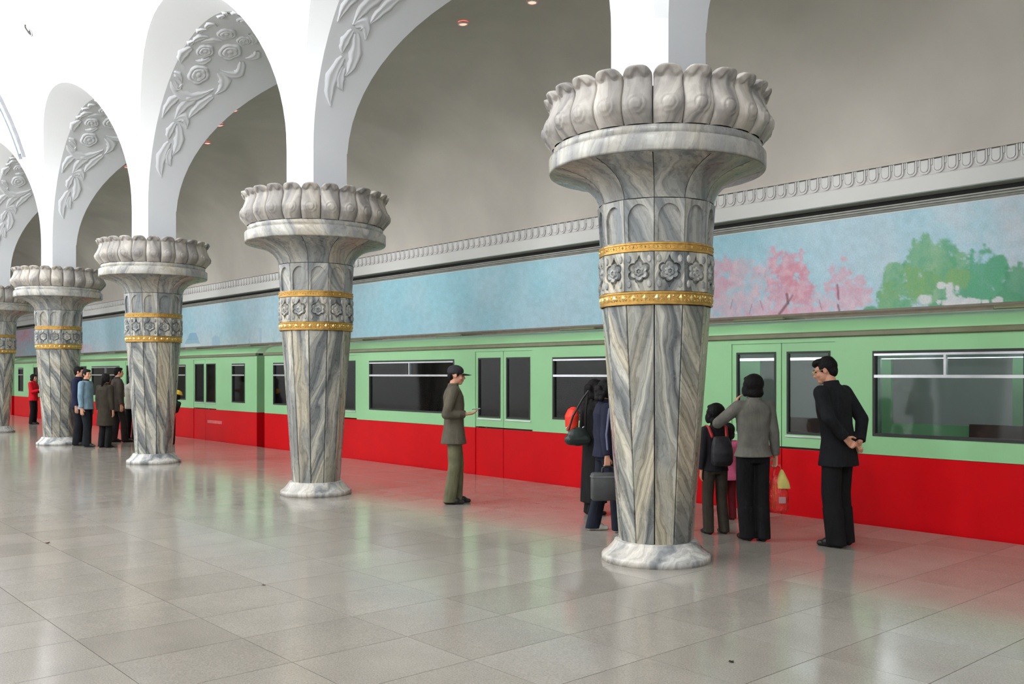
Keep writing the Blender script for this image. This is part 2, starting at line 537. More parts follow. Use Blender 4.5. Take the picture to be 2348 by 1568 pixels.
# lappets of the frieze
def lappet_bm():
    b = bmesh.new()
    def outline(w, zt, zb, n=9):
        pts = [(-w, zt)]
        for i in range(n): 
            a = PI + PI*i/(n-1)
            pts.append((w*math.cos(a), zb + w*1.0*(1+math.sin(a))*1.0))
        pts.append((w, zt))
        return pts
    o1 = outline(.074, .215, .012); o2 = outline(.056, .215, .032); o3 = outline(.048, .20, .046)
    ya, yb_, yc = 0.0, -0.035, -0.02
    rows = []
    for pts, y in ((o1, ya), (o1, yb_), (o2, yb_-0.004), (o3, yc-0.0), (o3, -0.042)):
        rows.append([b.verts.new((x, y, z)) for x, z in pts])
    grid_faces(b, rows)
    b.faces.new(rows[-1])
    bmesh.ops.recalc_face_normals(b, faces=b.faces[:])
    # little dart between lappets
    box(b, .083, .099, -0.03, 0, .13, .215)
    return b
lap = None
x = -3.2
n = 0
while x > -54 and n < 296:
    if lap is None: lap = link('lappet', lappet_bm(), MAT['frieze'], cornice); o = lap
    else: o = copy_of(lap, cornice)
    o.location = (x, 12.445, 4.215)
    x -= 0.183; n += 1
bm = bmesh.new(); box(bm, X0, X1, 12.385, 12.46, 4.43, 4.475)
tag(link('trim_2', bm, MAT['aisle']), kind='structure')
# moulded frame over the mural
bm = bmesh.new()
prism(bm, [(12.455,3.80),(12.42,3.80),(12.41,3.812),(12.425,3.824),(12.40,3.835),(12.40,3.85),(12.42,3.858),(12.395,3.868),(12.395,3.885),(12.58,3.89)], X0, X1)
MAT['mould'] = flat('grey_moulding_paint', srgb(150,148,142), 0.5)
tag(link('trim_3', bm, MAT['mould']), kind='structure')
bm = bmesh.new()
prism(bm, [(12.455,2.465),(12.41,2.455),(12.39,2.43),(12.41,2.40),(12.38,2.37),(12.38,2.30),(12.455,2.28)], X0, X1)
MAT['ledge'] = flat('drab_ledge_paint', srgb(128,118,104), 0.6)
tag(link('trim_4', bm, MAT['ledge']), kind='structure')

# ================================================================== MURAL (flat painted panel on the wall)
def value_noise(X, Z, scale, seed=0, octaves=4):
    rs = np.random.RandomState(seed); T = rs.rand(256, 256)
    out = np.zeros_like(X); amp = 1.0; tot = 0; s = scale
    for o_ in range(octaves):
        x = X*s + o_*17.3; z = Z*s + o_*9.1
        xi = np.floor(x).astype(int); zi = np.floor(z).astype(int)
        fx = x-xi; fz = z-zi; fx = fx*fx*(3-2*fx); fz = fz*fz*(3-2*fz)
        a = T[xi % 256, zi % 256]; b_ = T[(xi+1) % 256, zi % 256]; c_ = T[xi % 256, (zi+1) % 256]; d = T[(xi+1) % 256, (zi+1) % 256]
        out += amp*((a*(1-fx)+b_*fx)*(1-fz) + (c_*(1-fx)+d*fx)*fz); tot += amp
        amp *= 0.55; s *= 2.1
    return out/tot
gx = np.concatenate([np.arange(-3.0, -10.0, -0.017), np.arange(-10.0, -24, -0.06), np.arange(-24, -32, -0.035), np.arange(-32, -62, -0.07)])
gz = np.concatenate([np.arange(2.45, 3.25, 0.016), np.arange(3.25, 3.81, 0.028)])
GX, GZ = np.meshgrid(gx, gz, indexing='ij')
def lin(r, g, b): return np.array(srgb(r, g, b)[:3])
n1 = value_noise(GX, GZ, 0.55, 1, 4); n2 = value_noise(GX, GZ, 3.0, 2, 5); n3 = value_noise(GX, GZ, 11.0, 3, 3); nv = value_noise(GX*6, GZ, 1.3, 4, 3)
sky_a, sky_b, sky_c = lin(150,193,206), lin(168,192,204), lin(188,196,204)
t = np.clip((n1-0.3)/0.4, 0, 1)[..., None]
col_arr = sky_a*(1-t) + sky_b*t
t = (np.clip((GX+7.2)/2.2, 0, 1)*np.clip((n2-0.25)*2.0, 0, 1))[..., None]
col_arr = col_arr*(1-t) + sky_c*t
t = (np.clip((3.1-GZ)/0.6, 0, 1)*0.5*np.clip(0.4+n2, 0, 1)*(GX < -24))[..., None]
col_arr = col_arr*(1-t) + lin(196,200,200)*t
col_arr = col_arr*(0.90 + 0.20*n3[..., None])
PAL = {'p1':(lin(196,168,182), lin(206,184,194)), 'p2':(lin(202,152,168), lin(198,172,186)), 'p3':(lin(196,136,152), lin(204,162,174)),
       'g1':(lin(98,158,124), lin(134,172,134)), 'g2':(lin(132,168,112), lin(110,160,118)), 'g3':(lin(92,160,124), lin(100,156,132)), 'g4':(lin(86,148,116), lin(104,160,126)), 'w':(lin(208,206,208), lin(196,200,202))}
BLOBS = [(-9.03,2.73,0.42,0.42,'p1'),(-8.54,2.84,0.48,0.48,'p1'),(-8.22,3.08,0.31,0.27,'p1'),(-9.20,3.09,0.26,0.32,'p2'),(-8.70,3.19,0.25,0.17,'p1'),(-8.78,2.54,0.66,0.21,'p1'),(-7.88,3.19,0.29,0.28,'p3'),(-7.95,2.90,0.34,0.27,'p3'),(-7.69,2.91,0.21,0.29,'p3'),(-8.07,2.67,0.46,0.23,'p1'),(-7.55,2.61,0.22,0.26,'p3'),(-7.92,2.50,0.53,0.13,'p2'),(-7.47,2.47,0.36,0.13,'p2'),(-7.26,2.62,0.25,0.16,'p1'),(-7.02,2.92,0.15,0.26,'p2'),(-6.85,2.72,0.25,0.20,'p2'),(-7.16,2.81,0.14,0.09,'p2'),(-6.75,2.59,0.19,0.10,'p1'),(-7.02,2.55,0.27,0.11,'p1'),(-6.22,2.86,0.17,0.23,'g1'),(-6.25,2.64,0.20,0.19,'g2'),(-5.66,3.00,0.34,0.38,'g1'),(-5.66,2.70,0.55,0.29,'g1'),(-5.32,2.91,0.17,0.23,'g1'),(-5.84,2.78,0.24,0.24,'g2'),(-5.04,2.77,0.25,0.34,'g3'),(-4.86,2.84,0.14,0.20,'g3'),(-5.07,2.55,0.33,0.17,'g3'),(-4.62,2.63,0.15,0.27,'g4'),(-4.73,2.47,0.21,0.13,'g4'),(-5.35,2.80,0.17,0.14,'g2'),(-6.55,2.45,0.10,0.06,'g4'),(-6.08,2.49,0.25,0.12,'g1'),(-5.43,2.46,0.28,0.11,'g4'),(-5.78,2.55,0.12,0.08,'w'),(-5.43,2.60,0.08,0.16,'w'),(-5.35,2.68,0.04,0.05,'w'),(-5.55,2.72,0.06,0.05,'w'),(-5.38,2.51,0.16,0.07,'w'),(-5.18,2.49,0.12,0.05,'w'),(-4.85,2.49,0.06,0.04,'w'),(-4.99,2.48,0.04,0.03,'w'),(-5.59,2.51,0.03,0.03,'w'),(-52.23,3.50,1.86,0.44,'p2'),(-50.98,3.57,1.14,0.48,'p3'),(-52.48,2.84,1.37,0.53,'p1'),(-50.02,3.44,0.79,0.43,'p1'),(-42.07,2.72,0.48,0.22,'p2'),(-41.07,2.61,0.57,0.15,'p1')]
for bx, bz, rx, rz, k in BLOBS:
    rx *= 1.12; rz *= 1.12
    d = ((GX-bx)/rx)**2 + ((GZ-bz)/rz)**2
    jag = value_noise(GX, GZ, 7.0 if k[0] == 'p' else 5.0, 11, 4) - 0.5
    fine_j = value_noise(GX, GZ, 19.0, 12, 3) - 0.5
    e = 1 - d + jag*(2.6 if k[0] == 'p' else 1.8 if k[0] == 'g' else 2.2) + fine_j*(1.8 if k[0] == 'p' else 0.9)
    msk = np.clip(e*(2.2 if k[0] == 'p' else 3.5), 0, 1)*(0.80 if k[0] == 'p' else 0.92)
    if k == 'p1': msk = msk*np.clip(0.45 + 1.1*(n3-0.3), 0.25, 1)
    tt = np.clip((n3-0.3)*2.2, 0, 1)[..., None] if k[0] != 'g' else np.clip((0.5*nv+0.5*n3-0.3)*2.4, 0, 1)[..., None]
    c = PAL[k][0]*(1-tt) + PAL[k][1]*tt
    col_arr = col_arr*(1-msk[..., None]) + c*msk[..., None]
def stroke(pts, w, c, a=0.8):
    global col_arr
    c = lin(*c)
    for (xa, za), (xb, zb) in zip(pts[:-1], pts[1:]):
        L2 = (xb-xa)**2 + (zb-za)**2
        tq = np.clip(((GX-xa)*(xb-xa) + (GZ-za)*(zb-za))/L2, 0, 1)
        d = np.hypot(GX-(xa+tq*(xb-xa)), GZ-(za+tq*(zb-za)))
        m_ = np.clip((w-d)/w*2, 0, 1)[..., None]*a
        col_arr = col_arr*(1-m_) + c*m_
stroke([(-8.01,2.47),(-7.86,2.63),(-7.88,2.76)], .03, (120,78,80))
stroke([(-7.86,2.63),(-7.78,2.74)], .02, (140,96,98))
stroke([(-7.03,2.64),(-7.05,2.84)], .022, (132,88,104))
stroke([(-7.02,2.47),(-7.04,2.55)], .022, (132,88,104))
for xx, zz, dx in ((-8.55,2.5,.05),(-7.3,2.5,-.04),(-8.3,2.55,-.05),(-8.9,2.6,.04)): stroke([(xx,zz),(xx+dx,zz+.14)], .013, (156,118,136), .7)
# hazy city skyline: gate, block, tower
def poly(pts, c, a=0.7):
    global col_arr
    ins = np.zeros(GX.shape, bool)
    for (xa, za), (xb, zb) in zip(pts, pts[1:]+pts[:1]):
        cnd = ((za > GZ) != (zb > GZ)) & (GX < (xb-xa)*(GZ-za)/((zb-za) or 1e-9) + xa)
        ins ^= cnd
    m_ = ins[..., None]*a
    col_arr = col_arr*(1-m_) + lin(*c)*m_
poly([(-31.0,2.45),(-30.9,2.57),(-29.7,2.57),(-29.6,2.45)], (196,202,202))
poly([(-30.95,2.57),(-30.78,2.73),(-29.85,2.71),(-29.68,2.56)], (130,166,186))
poly([(-30.75,2.70),(-30.52,2.93),(-30.02,2.92),(-29.80,2.70)], (118,160,186))
poly([(-28.73,2.45),(-28.73,2.72),(-28.5,2.80),(-28.14,2.70),(-28.14,2.45)], (144,172,196), .6)
poly([(-25.42,2.45),(-25.40,2.90),(-25.28,2.90),(-25.26,2.45)], (140,172,190), .5)
poly([(-26.15,2.45),(-26.08,2.66),(-26.0,2.45)], (140,172,190), .5)
poly([(-24.6,2.45),(-24.5,2.78),(-24.4,2.45)], (144,176,192), .4)
nx, nz = GX.shape
verts = np.stack([GX.ravel(), np.full(GX.size, WALL_Y-0.006), GZ.ravel()], 1)
idx = np.arange(nx*nz).reshape(nx, nz)
quads = np.stack([idx[:-1,:-1], idx[:-1,1:], idx[1:,1:], idx[1:,:-1]], -1).reshape(-1, 4)
me = bpy.data.meshes.new('painted_panel')
me.vertices.add(len(verts)); me.vertices.foreach_set('co', verts.astype(np.float32).ravel())
me.loops.add(quads.size); me.loops.foreach_set('vertex_index', quads.astype(np.int32).ravel())
me.polygons.add(len(quads)); me.polygons.foreach_set('loop_start', np.arange(0, quads.size, 4, dtype=np.int32))
me.update(calc_edges=True)
ca = me.color_attributes.new('paint', 'FLOAT_COLOR', 'POINT')
ca.data.foreach_set('color', np.concatenate([np.clip(col_arr, 0, 1).reshape(-1, 3), np.ones((nx*nz, 1))], 1).astype(np.float32).ravel())
mm = M('mural_paint', rough=0.7, spec=0.25)
at = mm.node('ShaderNodeVertexColor'); at.layer_name = 'paint'
vv = mm.coords()
mm.color(mm.mix(0.5, at.outputs[0], mm.ramp(mm.noise(vv, 45, 3), [(0.3, (0.95,)*3+(1,)), (0.7, (1.3,)*3+(1,))]), 'MULTIPLY'))
mm.bump(mm.noise(vv, 40, 3), 0.15, 0.01)
mural = empty('mural', (0, 0, 0))
tag(mural, 'long painted mural of pale sky, pink blossom and green willows above the train', 'mural')
link('painted_panel', me, mm.m, mural)
# thin backing board so the panel has an edge
bm = bmesh.new(); box(bm, -62, -3.0, WALL_Y-0.005, WALL_Y+0.05, 2.44, 3.81)
link('backing_board', bm, MAT['frieze'], mural)

# ================================================================== small fittings on the vaults
def lamp(x, y, z, label):
    root = empty('ceiling_light', (x, y, z))
    nx_, nz_ = (AY-y)/AA**2, (AZ-z)/AB**2
    root.rotation_euler = Vector((0, nx_, nz_)).to_track_quat('Z', 'Y').to_euler()
    tag(root, label, 'lamp', 'red lamps on the side vault')
    bm = lathe([(.075,-.01),(.085,.0),(.085,.018),(.07,.028),(.062,.02)], 20)
    link('rim', bm, MAT['alu'], root, True)
    bm = lathe([(.0,.03),(.035,.03),(.06,.018),(.062,.0)], 20)
    link('bulb', bm, MAT['lamp_red'], root, True)
for p, lb in (((-11.64,9.17,7.12),'bright recessed lamp on the vault above the middle of the nearest full arch'),
              ((-10.3,9.43,7.13),'recessed lamp on the vault cut by the top edge of the picture'),
              ((-21.72,9.29,7.13),'red recessed lamp in the second arch, lowest of its three'),
              ((-19.74,8.73,7.06),'red recessed lamp in the second arch, middle one of three'),
              ((-17.94,8.24,6.91),'red recessed lamp in the second arch, highest of its three'),
              ((-25.15,8.57,7.02),'red recessed lamp beside the edge of the third arch')):
    lamp(*p, lb)
# oval vent on the hall vault
def on_vault(z): return vault_y(z)
root = empty('wall_vent', (-19.28, 4.75, 8.06))
root.rotation_euler = Vector((0, HALL_Y-4.75, ZS-8.06)).to_track_quat('Z', 'Y').to_euler()
tag(root, 'small dark round vent in the white hall vault, upper left', 'vent')
link('rim', lathe([(.13,-.03),(.13,.015),(.105,.02),(.10,.004)], 24), MAT['alu'], root, True)
link('hole', lathe([(.0,.004),(.10,.005)], 24), MAT['dark'], root)
# slim glazed lamp that follows the vault over the fourth pier
root = empty('wall_lamp', (-22.7, 0, 0))
tag(root, 'slim glazed strip lamp following the white vault above the fourth column', 'lamp')
def strip(x0, x1, z0, z1, h, n=10):
    b = bmesh.new(); rows = []
    for i in range(n+1):
        z = z0+(z1-z0)*i/n; a = math.asin((z-ZS)/RV)
        r0, r1 = RV+0.01, RV-h
        rows.append([b.verts.new((x, HALL_Y+r*math.cos(a), ZS+r*math.sin(a))) for x, r in ((x0,r0),(x0,r1),(x1,r1),(x1,r0))])
    grid_faces(b, rows)
    b.faces.new(rows[0]); b.faces.new(rows[-1])
    bmesh.ops.recalc_face_normals(b, faces=b.faces[:])
    return b
MAT['lampglass'] = flat('blue_white_lamp_glass', srgb(206,226,240), 0.15)
MAT['lampframe'] = flat('grey_lamp_frame', srgb(150,152,156), 0.4)
link('glass_panel', strip(-.11, .11, 6.45, 7.62, .05), MAT['lampglass'], root)
link('frame', strip(-.15, -.11, 6.35, 7.7, .075), MAT['lampframe'], root)
link('frame', strip(.11, .15, 6.35, 7.7, .075), MAT['lampframe'], root)

# ================================================================== COLUMNS
A12 = 2*PI/12
def facet_panel(r0, z0, r1, z1, gap=0.004, depth=0.03, bev=0.006):
    """flat facet facing -Y, apothem r0 at z0 and r1 at z1"""
    b = bmesh.new()
    w0, w1 = r0*math.tan(A12/2)-gap, r1*math.tan(A12/2)-gap
    f = [b.verts.new(p) for p in ((-w0,-r0,z0),(w0,-r0,z0),(w1,-r1,z1),(-w1,-r1,z1))]
    k = [b.verts.new(p) for p in ((-w0*.9,-r0+depth,z0),(w0*.9,-r0+depth,z0),(w1*.9,-r1+depth,z1),(-w1*.9,-r1+depth,z1))]
    b.faces.new(f)
    for i in range(4): b.faces.new((f[(i+1)%4], f[i], k[i], k[(i+1)%4]))
    b.faces.new(k[::-1])
    front = [e for e in b.edges if all(v in f for v in e.verts)]
    bmesh.ops.bevel(b, geom=front, offset=bev, segments=1, affect='EDGES')
    bmesh.ops.recalc_face_normals(b, faces=b.faces[:])
    return b
def ringplate(outer, inner, depth, lift=None, mapf=None):
    """plate between two outlines (same count) with the inner outline sunk as a recess floor"""
    b = bmesh.new(); n = len(outer)
    O = [b.verts.new(mapf(x, z, 0)) for x, z in outer]
    I = [b.verts.new(mapf(x, z, 0)) for x, z in inner]
    J = [b.verts.new(mapf(x, z, -depth)) for x, z in inner]
    K = [b.verts.new(mapf(x, z, -0.03)) for x, z in outer]
    for i in range(n):
        j = (i+1) % n
        b.faces.new((O[i], O[j], I[j], I[i])); b.faces.new((I[i], I[j], J[j], J[i])); b.faces.new((O[j], O[i], K[i], K[j]))
    b.faces.new(J)
    bmesh.ops.recalc_face_normals(b, faces=b.faces[:])
    return b
def square_outline(n, w0, w1, z0, z1, cx=0.0, cz=None):
    """points on a trapezoid boundary at equal polar angles about its centre, start at the top going anticlockwise"""
    cz = (z0+z1)/2 if cz is None else cz
    out = []
    for i in range(n):
        a = PI/2 + 2*PI*i/n
        dx, dz = math.cos(a), math.sin(a)
        best = 1e9
        for (xa, za), (xb, zb) in (((-w0,z0),(w0,z0)), ((w0,z0),(w1,z1)), ((w1,z1),(-w1,z1)), ((-w1,z1),(-w0,z0))):
            ex, ez = xb-xa, zb-za
            den = dx*ez - dz*ex
            if abs(den) < 1e-9: continue
            tq = ((xa)*ez - (za-cz)*ex)/den; s_ = ((xa)*dz - (za-cz)*dx)/den
            if tq > 0 and -1e-6 <= s_ <= 1+1e-6: best = min(best, tq)
        out.append((dx*best, cz+dz*best))
    return out
def snap_corners(pts, corners):
    pts = pts[:]
    for c in corners:
        i = min(range(len(pts)), key=lambda q: (pts[q][0]-c[0])**2 + (pts[q][1]-c[1])**2)
        pts[i] = c
    return pts
# niche panel with a pointed arch recess
NZ0, NZ1, NR0, NR1 = 2.60, 2.945, .452, .474
def niche_bm():
    n = 36
    w0, w1 = NR0*math.tan(A12/2)-.004, NR1*math.tan(A12/2)-.004
    outer = snap_corners(square_outline(n, w0, w1, NZ0, NZ1), [(-w0,NZ0),(w0,NZ0),(w1,NZ1),(-w1,NZ1)])
    inner = []
    cz = (NZ0+NZ1)/2
    hw = w0*0.80; zs_, zt, zb = NZ0+.20, NZ0+.305, NZ0+.012
    def half(z):
        if z <= zs_: return hw
        t_ = (z-zs_)/(zt-zs_); return hw*math.sqrt(max(0, 1-t_**1.6))
    for i in range(n):
        a = PI/2 + 2*PI*i/n; dx, dz = math.cos(a), math.sin(a)
        lo, hi = 0, .4
        for _ in range(40):
            mid = (lo+hi)/2; x_, z_ = dx*mid, cz+dz*mid
            ok = zb <= z_ <= zt and abs(x_) <= half(z_)
            if ok: lo = mid
            else: hi = mid
        inner.append((dx*lo, cz+dz*lo))
    def mp(x, z, d):
        r = NR0 + (NR1-NR0)*(z-NZ0)/(NZ1-NZ0)
        return (x, -(r+d), z)
    return ringplate(outer, inner, 0.022, mapf=mp)
SZ0, SZ1, SR = 2.212, 2.522, .463
def star_r(a, base):
    k = abs(math.cos(3*(a-PI/2)))
    return base*(0.80 + 0.24*k**0.8)
def star_panel_bm():
    n = 72; w = SR*math.tan(A12/2)-.004
    outer = snap_corners(square_outline(n, w, w, SZ0, SZ1), [(-w,SZ0),(w,SZ0),(w,SZ1),(-w,SZ1)])
    cz = (SZ0+SZ1)/2
    inner = []
    for i in range(n):
        a = PI/2 + 2*PI*i/n
        r = star_r(a, .095)
        # pointed tips above and below the star
        tip = max(0, 1-abs(((a-PI/2+PI) % (2*PI))-PI)/.16) + max(0, 1-abs(((a+PI/2+PI) % (2*PI))-PI)/.16)
        inner.append((math.cos(a)*r, cz+math.sin(a)*(r+0.035*tip)))
    return ringplate(outer, inner, 0.026, mapf=lambda x, z, d: (x, -(SR+d), z))
def star_flower_bm():
    b = bmesh.new(); n = 48; cz = (SZ0+SZ1)/2; rows = []
    for f, d in ((1.0,-.027),(.98,-.004),(.86,.012),(.55,.004),(.42,.014),(.24,.016),(.2,.004),(.08,.010)):
        rows.append([b.verts.new((math.cos(PI/2+2*PI*i/n)*star_r(PI/2+2*PI*i/n, .078)*f*(1 if f > .5 else 1), -(SR+d), cz+math.sin(PI/2+2*PI*i/n)*star_r(PI/2+2*PI*i/n, .078)*f)) for i in range(n)])
    grid_faces(b, rows, close_u=True); b.faces.new(rows[-1])
    bmesh.ops.recalc_face_normals(b, faces=b.faces[:])
    return b
def corner_leaf_bm():
    # two small spandrel ornaments left and right of the star tips
    b = bmesh.new(); w = SR*math.tan(A12/2)
    for sx in (-1, 1):
        for zz, sz in ((SZ1-.055, 1), (SZ0+.055, -1)):
            c = (sx*w*.68, zz); rows = []
            for f, d in ((1.0,-.003),(.7,.010),(.0,.012)):
                rows.append([b.verts.new((c[0]+math.cos(a)*.022*max(f,.02), -(SR+d), c[1]+math.sin(a)*.036*max(f,.02))) for a in [2*PI*i/8 for i in range(8)]])
            grid_faces(b, rows, close_u=True)
    bmesh.ops.recalc_face_normals(b, faces=b.faces[:])
    return b
def flare_panel_bm():
    prof = [(.476,2.952),(.484,2.985),(.498,3.02),(.523,3.06),(.556,3.095),(.60,3.128),(.66,3.158),(.73,3.183),(.81,3.204),(.89,3.222)]
    b = lathe(prof, 6, -A12/2+.005, A12/2-.005)
    bmesh.ops.recalc_face_normals(b, faces=b.faces[:])
    return b
def petal_bm():
    nu, nv = 24, 40
    prof = [(0,.868),(.10,.905),(.22,.935),(.34,.944),(.46,.934),(.58,.912),(.70,.893),(.80,.890),(.88,.902),(.94,.916),(.985,.920),(1.0,.906)]
    def pr(t):
        for (a, ra), (b_, rb) in zip(prof[:-1], prof[1:]):
            if a <= t <= b_:
                f = (t-a)/(b_-a); f = f*f*(3-2*f) if False else f
                return ra+(rb-ra)*f
        return prof[-1][1]
    z0, z1 = 3.435, 3.865
    ha = 2*PI/24/2 - .0045
    b = bmesh.new(); rows = []
    for i in range(nv+1):
        t = i/nv; row = []
        for j in range(nu+1):
            u = j/nu*2-1
            narrow = 1 - 0.05*math.sin(PI*min(1, t*1.0))*0 - (0.10*max(0, (t-.90)/.10)**2)
            a = u*ha*narrow
            r = pr(t) - 0.026*abs(u)**4.5 - 0.004*u*u
            z = z0 + (z1-z0)*t - (0.045*abs(u)**3.5*max(0, (t-.72)/.28))
            # round boss in the belly
            dx, dz = u*.115, (t-.31)*(z1-z0)
            q = math.hypot(dx, dz)
            if q < .085:
                r += 0.020*max(0, 1-(q/.078)**4)
                r -= 0.013*max(0, 1-abs(q-.050)/.011)
            # three-lobed lip under the tip
            lip = .86 + .055*math.cos(PI*u*2.0)*1.0
            if t > lip and t < .985: r += 0.022*min(1, (t-lip)/.02)*(1-abs(u)**4)
            elif .62 < t <= lip: r -= 0.012*(0.4+0.6*math.cos(PI*u*2+PI))*(t-.62)/(lip-.62)
            row.append(b.verts.new((r*math.sin(a), -r*math.cos(a), z)))
        rows.append(row)
    # curl over the top and down inside
    last = rows[-1]
    for dr, dz in ((-.03,.002),(-.055,-.012),(-.06,-.10)):
        rows.append([b.verts.new((v.co.x*(1+dr/.9), v.co.y*(1+dr/.9), v.co.z+dz)) for v in last])
    grid_faces(b, rows)
    # sides
    for j in (0, -1):
        side = [r_[j] for r_ in rows[:nv+1]]
        back = [b.verts.new((v.co.x*.945, v.co.y*.945, v.co.z)) for v in side]
        grid_faces(b, [side, back], flip=(j == 0))
    bmesh.ops.recalc_face_normals(b, faces=b.faces[:])
    return b
def band_bm(r0, r1, z0, z1):
    h = z1-z0; r = lambda z: r0+(r1-r0)*(z-z0)/h
    P = [(-.004,0),(.0,0),(.008,.004),(.008,.016),(.0,.020),(.0,h-.020),(.008,h-.016),(.008,h-.004),(.0,h),(-.02,h)]
    b = lathe([(r(z0+dz)+dr, z0+dz) for dr, dz in P], 48)
    bmesh.ops.recalc_face_normals(b, faces=b.faces[:])
    return b
def band_relief_bm(r0, r1, z0, z1, n=30):
    b = bmesh.new(); cz = (z0+z1)/2; rr = (r0+r1)/2; h = (z1-z0)/2-.024
    def P(s, z, d):
        a = s/rr; r = rr+d; return (r*math.sin(a), -r*math.cos(a), cz+z)
    step = 2*PI*rr/n
    for i in range(n):
        s0 = step*i
        w = h*0.8
        v = [b.verts.new(P(s0+x, z, .001)) for x, z in ((-w,0),(0,-h),(w,0),(0,h))]; c = b.verts.new(P(s0, 0, .012))
        for q in range(4): b.faces.new((v[q], v[(q+1)%4], c))
        # crossed leaves between the diamonds
        for sx, sz in ((-1,-1),(-1,1),(1,-1),(1,1)):
            m_ = s0+step/2
            v = [b.verts.new(P(m_+sx*x, sz*z, .001)) for x, z in ((.004,.002),(step*.28,h*.55),(step*.20,h*.95))]; c = b.verts.new(P(m_+sx*step*.18, sz*h*.5, .010))
            for q in range(3): b.faces.new((v[q], v[(q+1)%3], c))
    bmesh.ops.recalc_face_normals(b, faces=b.faces[:])
    return b

col_parts = None
COL_LABELS = ['nearest tall grey marble column with a wide lotus capital, right of centre',
              'second grey marble lotus column from the right, left of the man in the cap',
              'third grey marble lotus column from the right, with a yellow hat showing beside its shaft',
              'fourth grey marble lotus column from the right, beside the group of four people',
              'fifth marble lotus column, cut by the left edge of the picture',
              'farthest marble lotus column, beyond the left edge of the picture']
def build_column(x, label, spin=0.0):
    global col_parts
    root = empty('marble_column', (x, COLY, 0), spin)
    tag(root, label, 'column', 'lotus columns along the platform')
    if col_parts is None:
        col_parts = []
        def add(name, bm, mat, smooth=False, rot=None, parent=None):
            o = link(name, bm, mat, parent or root, smooth)
            if rot is not None: o.rotation_euler = (0, 0, rot)
            return o
        base = lathe([(0,0),(.4536,0),(.4536,.045),(.448,.055),(.425,.068),(.398,.092),(.372,.122),(.352,.150),(.347,.154),(.347,.164),(.338,.170),(.0,.170)], 64)
        col_parts.append((add('base', base, MAT['base'], True), []))
        core = lathe([(0,.16),(.285,.16),(.423,2.10),(.41,2.2),(.41,2.60),(.42,2.93),(.46,3.0),(.50,3.06),(.60,3.15),(.80,3.215),(.84,3.30),(.84,3.5),(.86,3.55),(.84,3.72),(.0,3.72)], 48)
        col_parts.append((add('core', core, MAT['core'], True), []))
        fp = niche = sp = fl = None
        m0 = facet_panel(.300, .165, .438, 2.105)
        o = add('shaft_panel', m0, MAT['marble']); col_parts.append((o, []))
        for i in range(1, 12):
            c = copy_of(o, root); c.rotation_euler = (0, 0, i*A12); col_parts.append((c, []))
        o = add('niche_panel', niche_bm(), MAT['niche']); col_parts.append((o, []))
        for i in range(1, 12):
            c = copy_of(o, root); c.rotation_euler = (0, 0, i*A12); col_parts.append((c, []))
        o = add('star_panel', star_panel_bm(), MAT['marble'])
        f1 = link('star_flower', star_flower_bm(), MAT['niche'], o); f2 = link('corner_leaf', corner_leaf_bm(), MAT['niche'], o)
        col_parts.append((o, [f1, f2]))
        for i in range(1, 12):
            c = copy_of(o, root); c.rotation_euler = (0, 0, i*A12)
            ch = [copy_of(f1, c), copy_of(f2, c)]
            col_parts.append((c, ch))
        o = add('flare_panel', flare_panel_bm(), MAT['niche'], True); col_parts.append((o, []))
        for i in range(1, 12):
            c = copy_of(o, root); c.rotation_euler = (0, 0, i*A12); col_parts.append((c, []))
        for r0, r1, z0, z1 in ((.460,.468,2.105,2.21), (.466,.470,2.525,2.60)):
            g = add('gilded_band', band_bm(r0, r1, z0, z1), MAT['gold'], False)
            g2 = link('band_relief', band_relief_bm(r0, r1, z0, z1), MAT['gold_hi'], g)
            col_parts.append((g, [g2]))
        slab = lathe([(.84,3.222),(.893,3.226),(.899,3.24),(.899,3.345),(.893,3.358),(.858,3.362),(.858,3.372),(.862,3.376),(.862,3.425),(.855,3.432),(.80,3.436)], 64)
        bmesh.ops.recalc_face_normals(slab, faces=slab.faces[:])
        col_parts.append((add('abacus', slab, MAT['slab'], True), []))
        o = add('petal', petal_bm(), MAT['petal'], True); col_parts.append((o, [])); o.rotation_euler = (0, 0, 2*PI/48)
        for i in range(1, 24):
            c = copy_of(o, root); c.rotation_euler = (0, 0, (i+.5)*2*PI/24); col_parts.append((c, []))
    else:
        for s, ch in col_parts:
            c = copy_of(s, root)
            for q in ch: copy_of(q, c)
    return root
for i, x in enumerate(COLX):
    build_column(x, COL_LABELS[i], spin=math.radians((-6.5, 4, 2, 5, 0, 8)[i]))

# ================================================================== TRAIN
ZR, ZW0, ZW1, ZG0, ZG1 = .725, .915, 1.79, 1.945, 2.005
TW = 2.72                 # train width
def roof_profile(off=0.0):
    y = TRAIN_Y
    return [(y+.0, ZG1), (y+.03, ZG1+.05), (y+.10, ZG1+.105), (y+.24, ZG1+.15), (y+.5, ZG1+.182), (y+.9, ZG1+.205), (y+TW/2, ZG1+.215)]
def V_(*a): return Vector(a)
def quad(bm, x0, x1, y, z0, z1):
    v = [bm.verts.new(p) for p in ((x0,y,z0),(x1,y,z0),(x1,y,z1),(x0,y,z1))]
    bm.faces.new(v)
def ring_frame(bm, x0, x1, z0, z1, w, y0, y1):
    """rectangular frame of width w between y0 (front) and y1"""
    box(bm, x0, x1, y0, y1, z0, z0+w); box(bm, x0, x1, y0, y1, z1-w, z1)
    box(bm, x0, x0+w, y0, y1, z0+w, z1-w); box(bm, x1-w, x1, y0, y1, z0+w, z1-w)
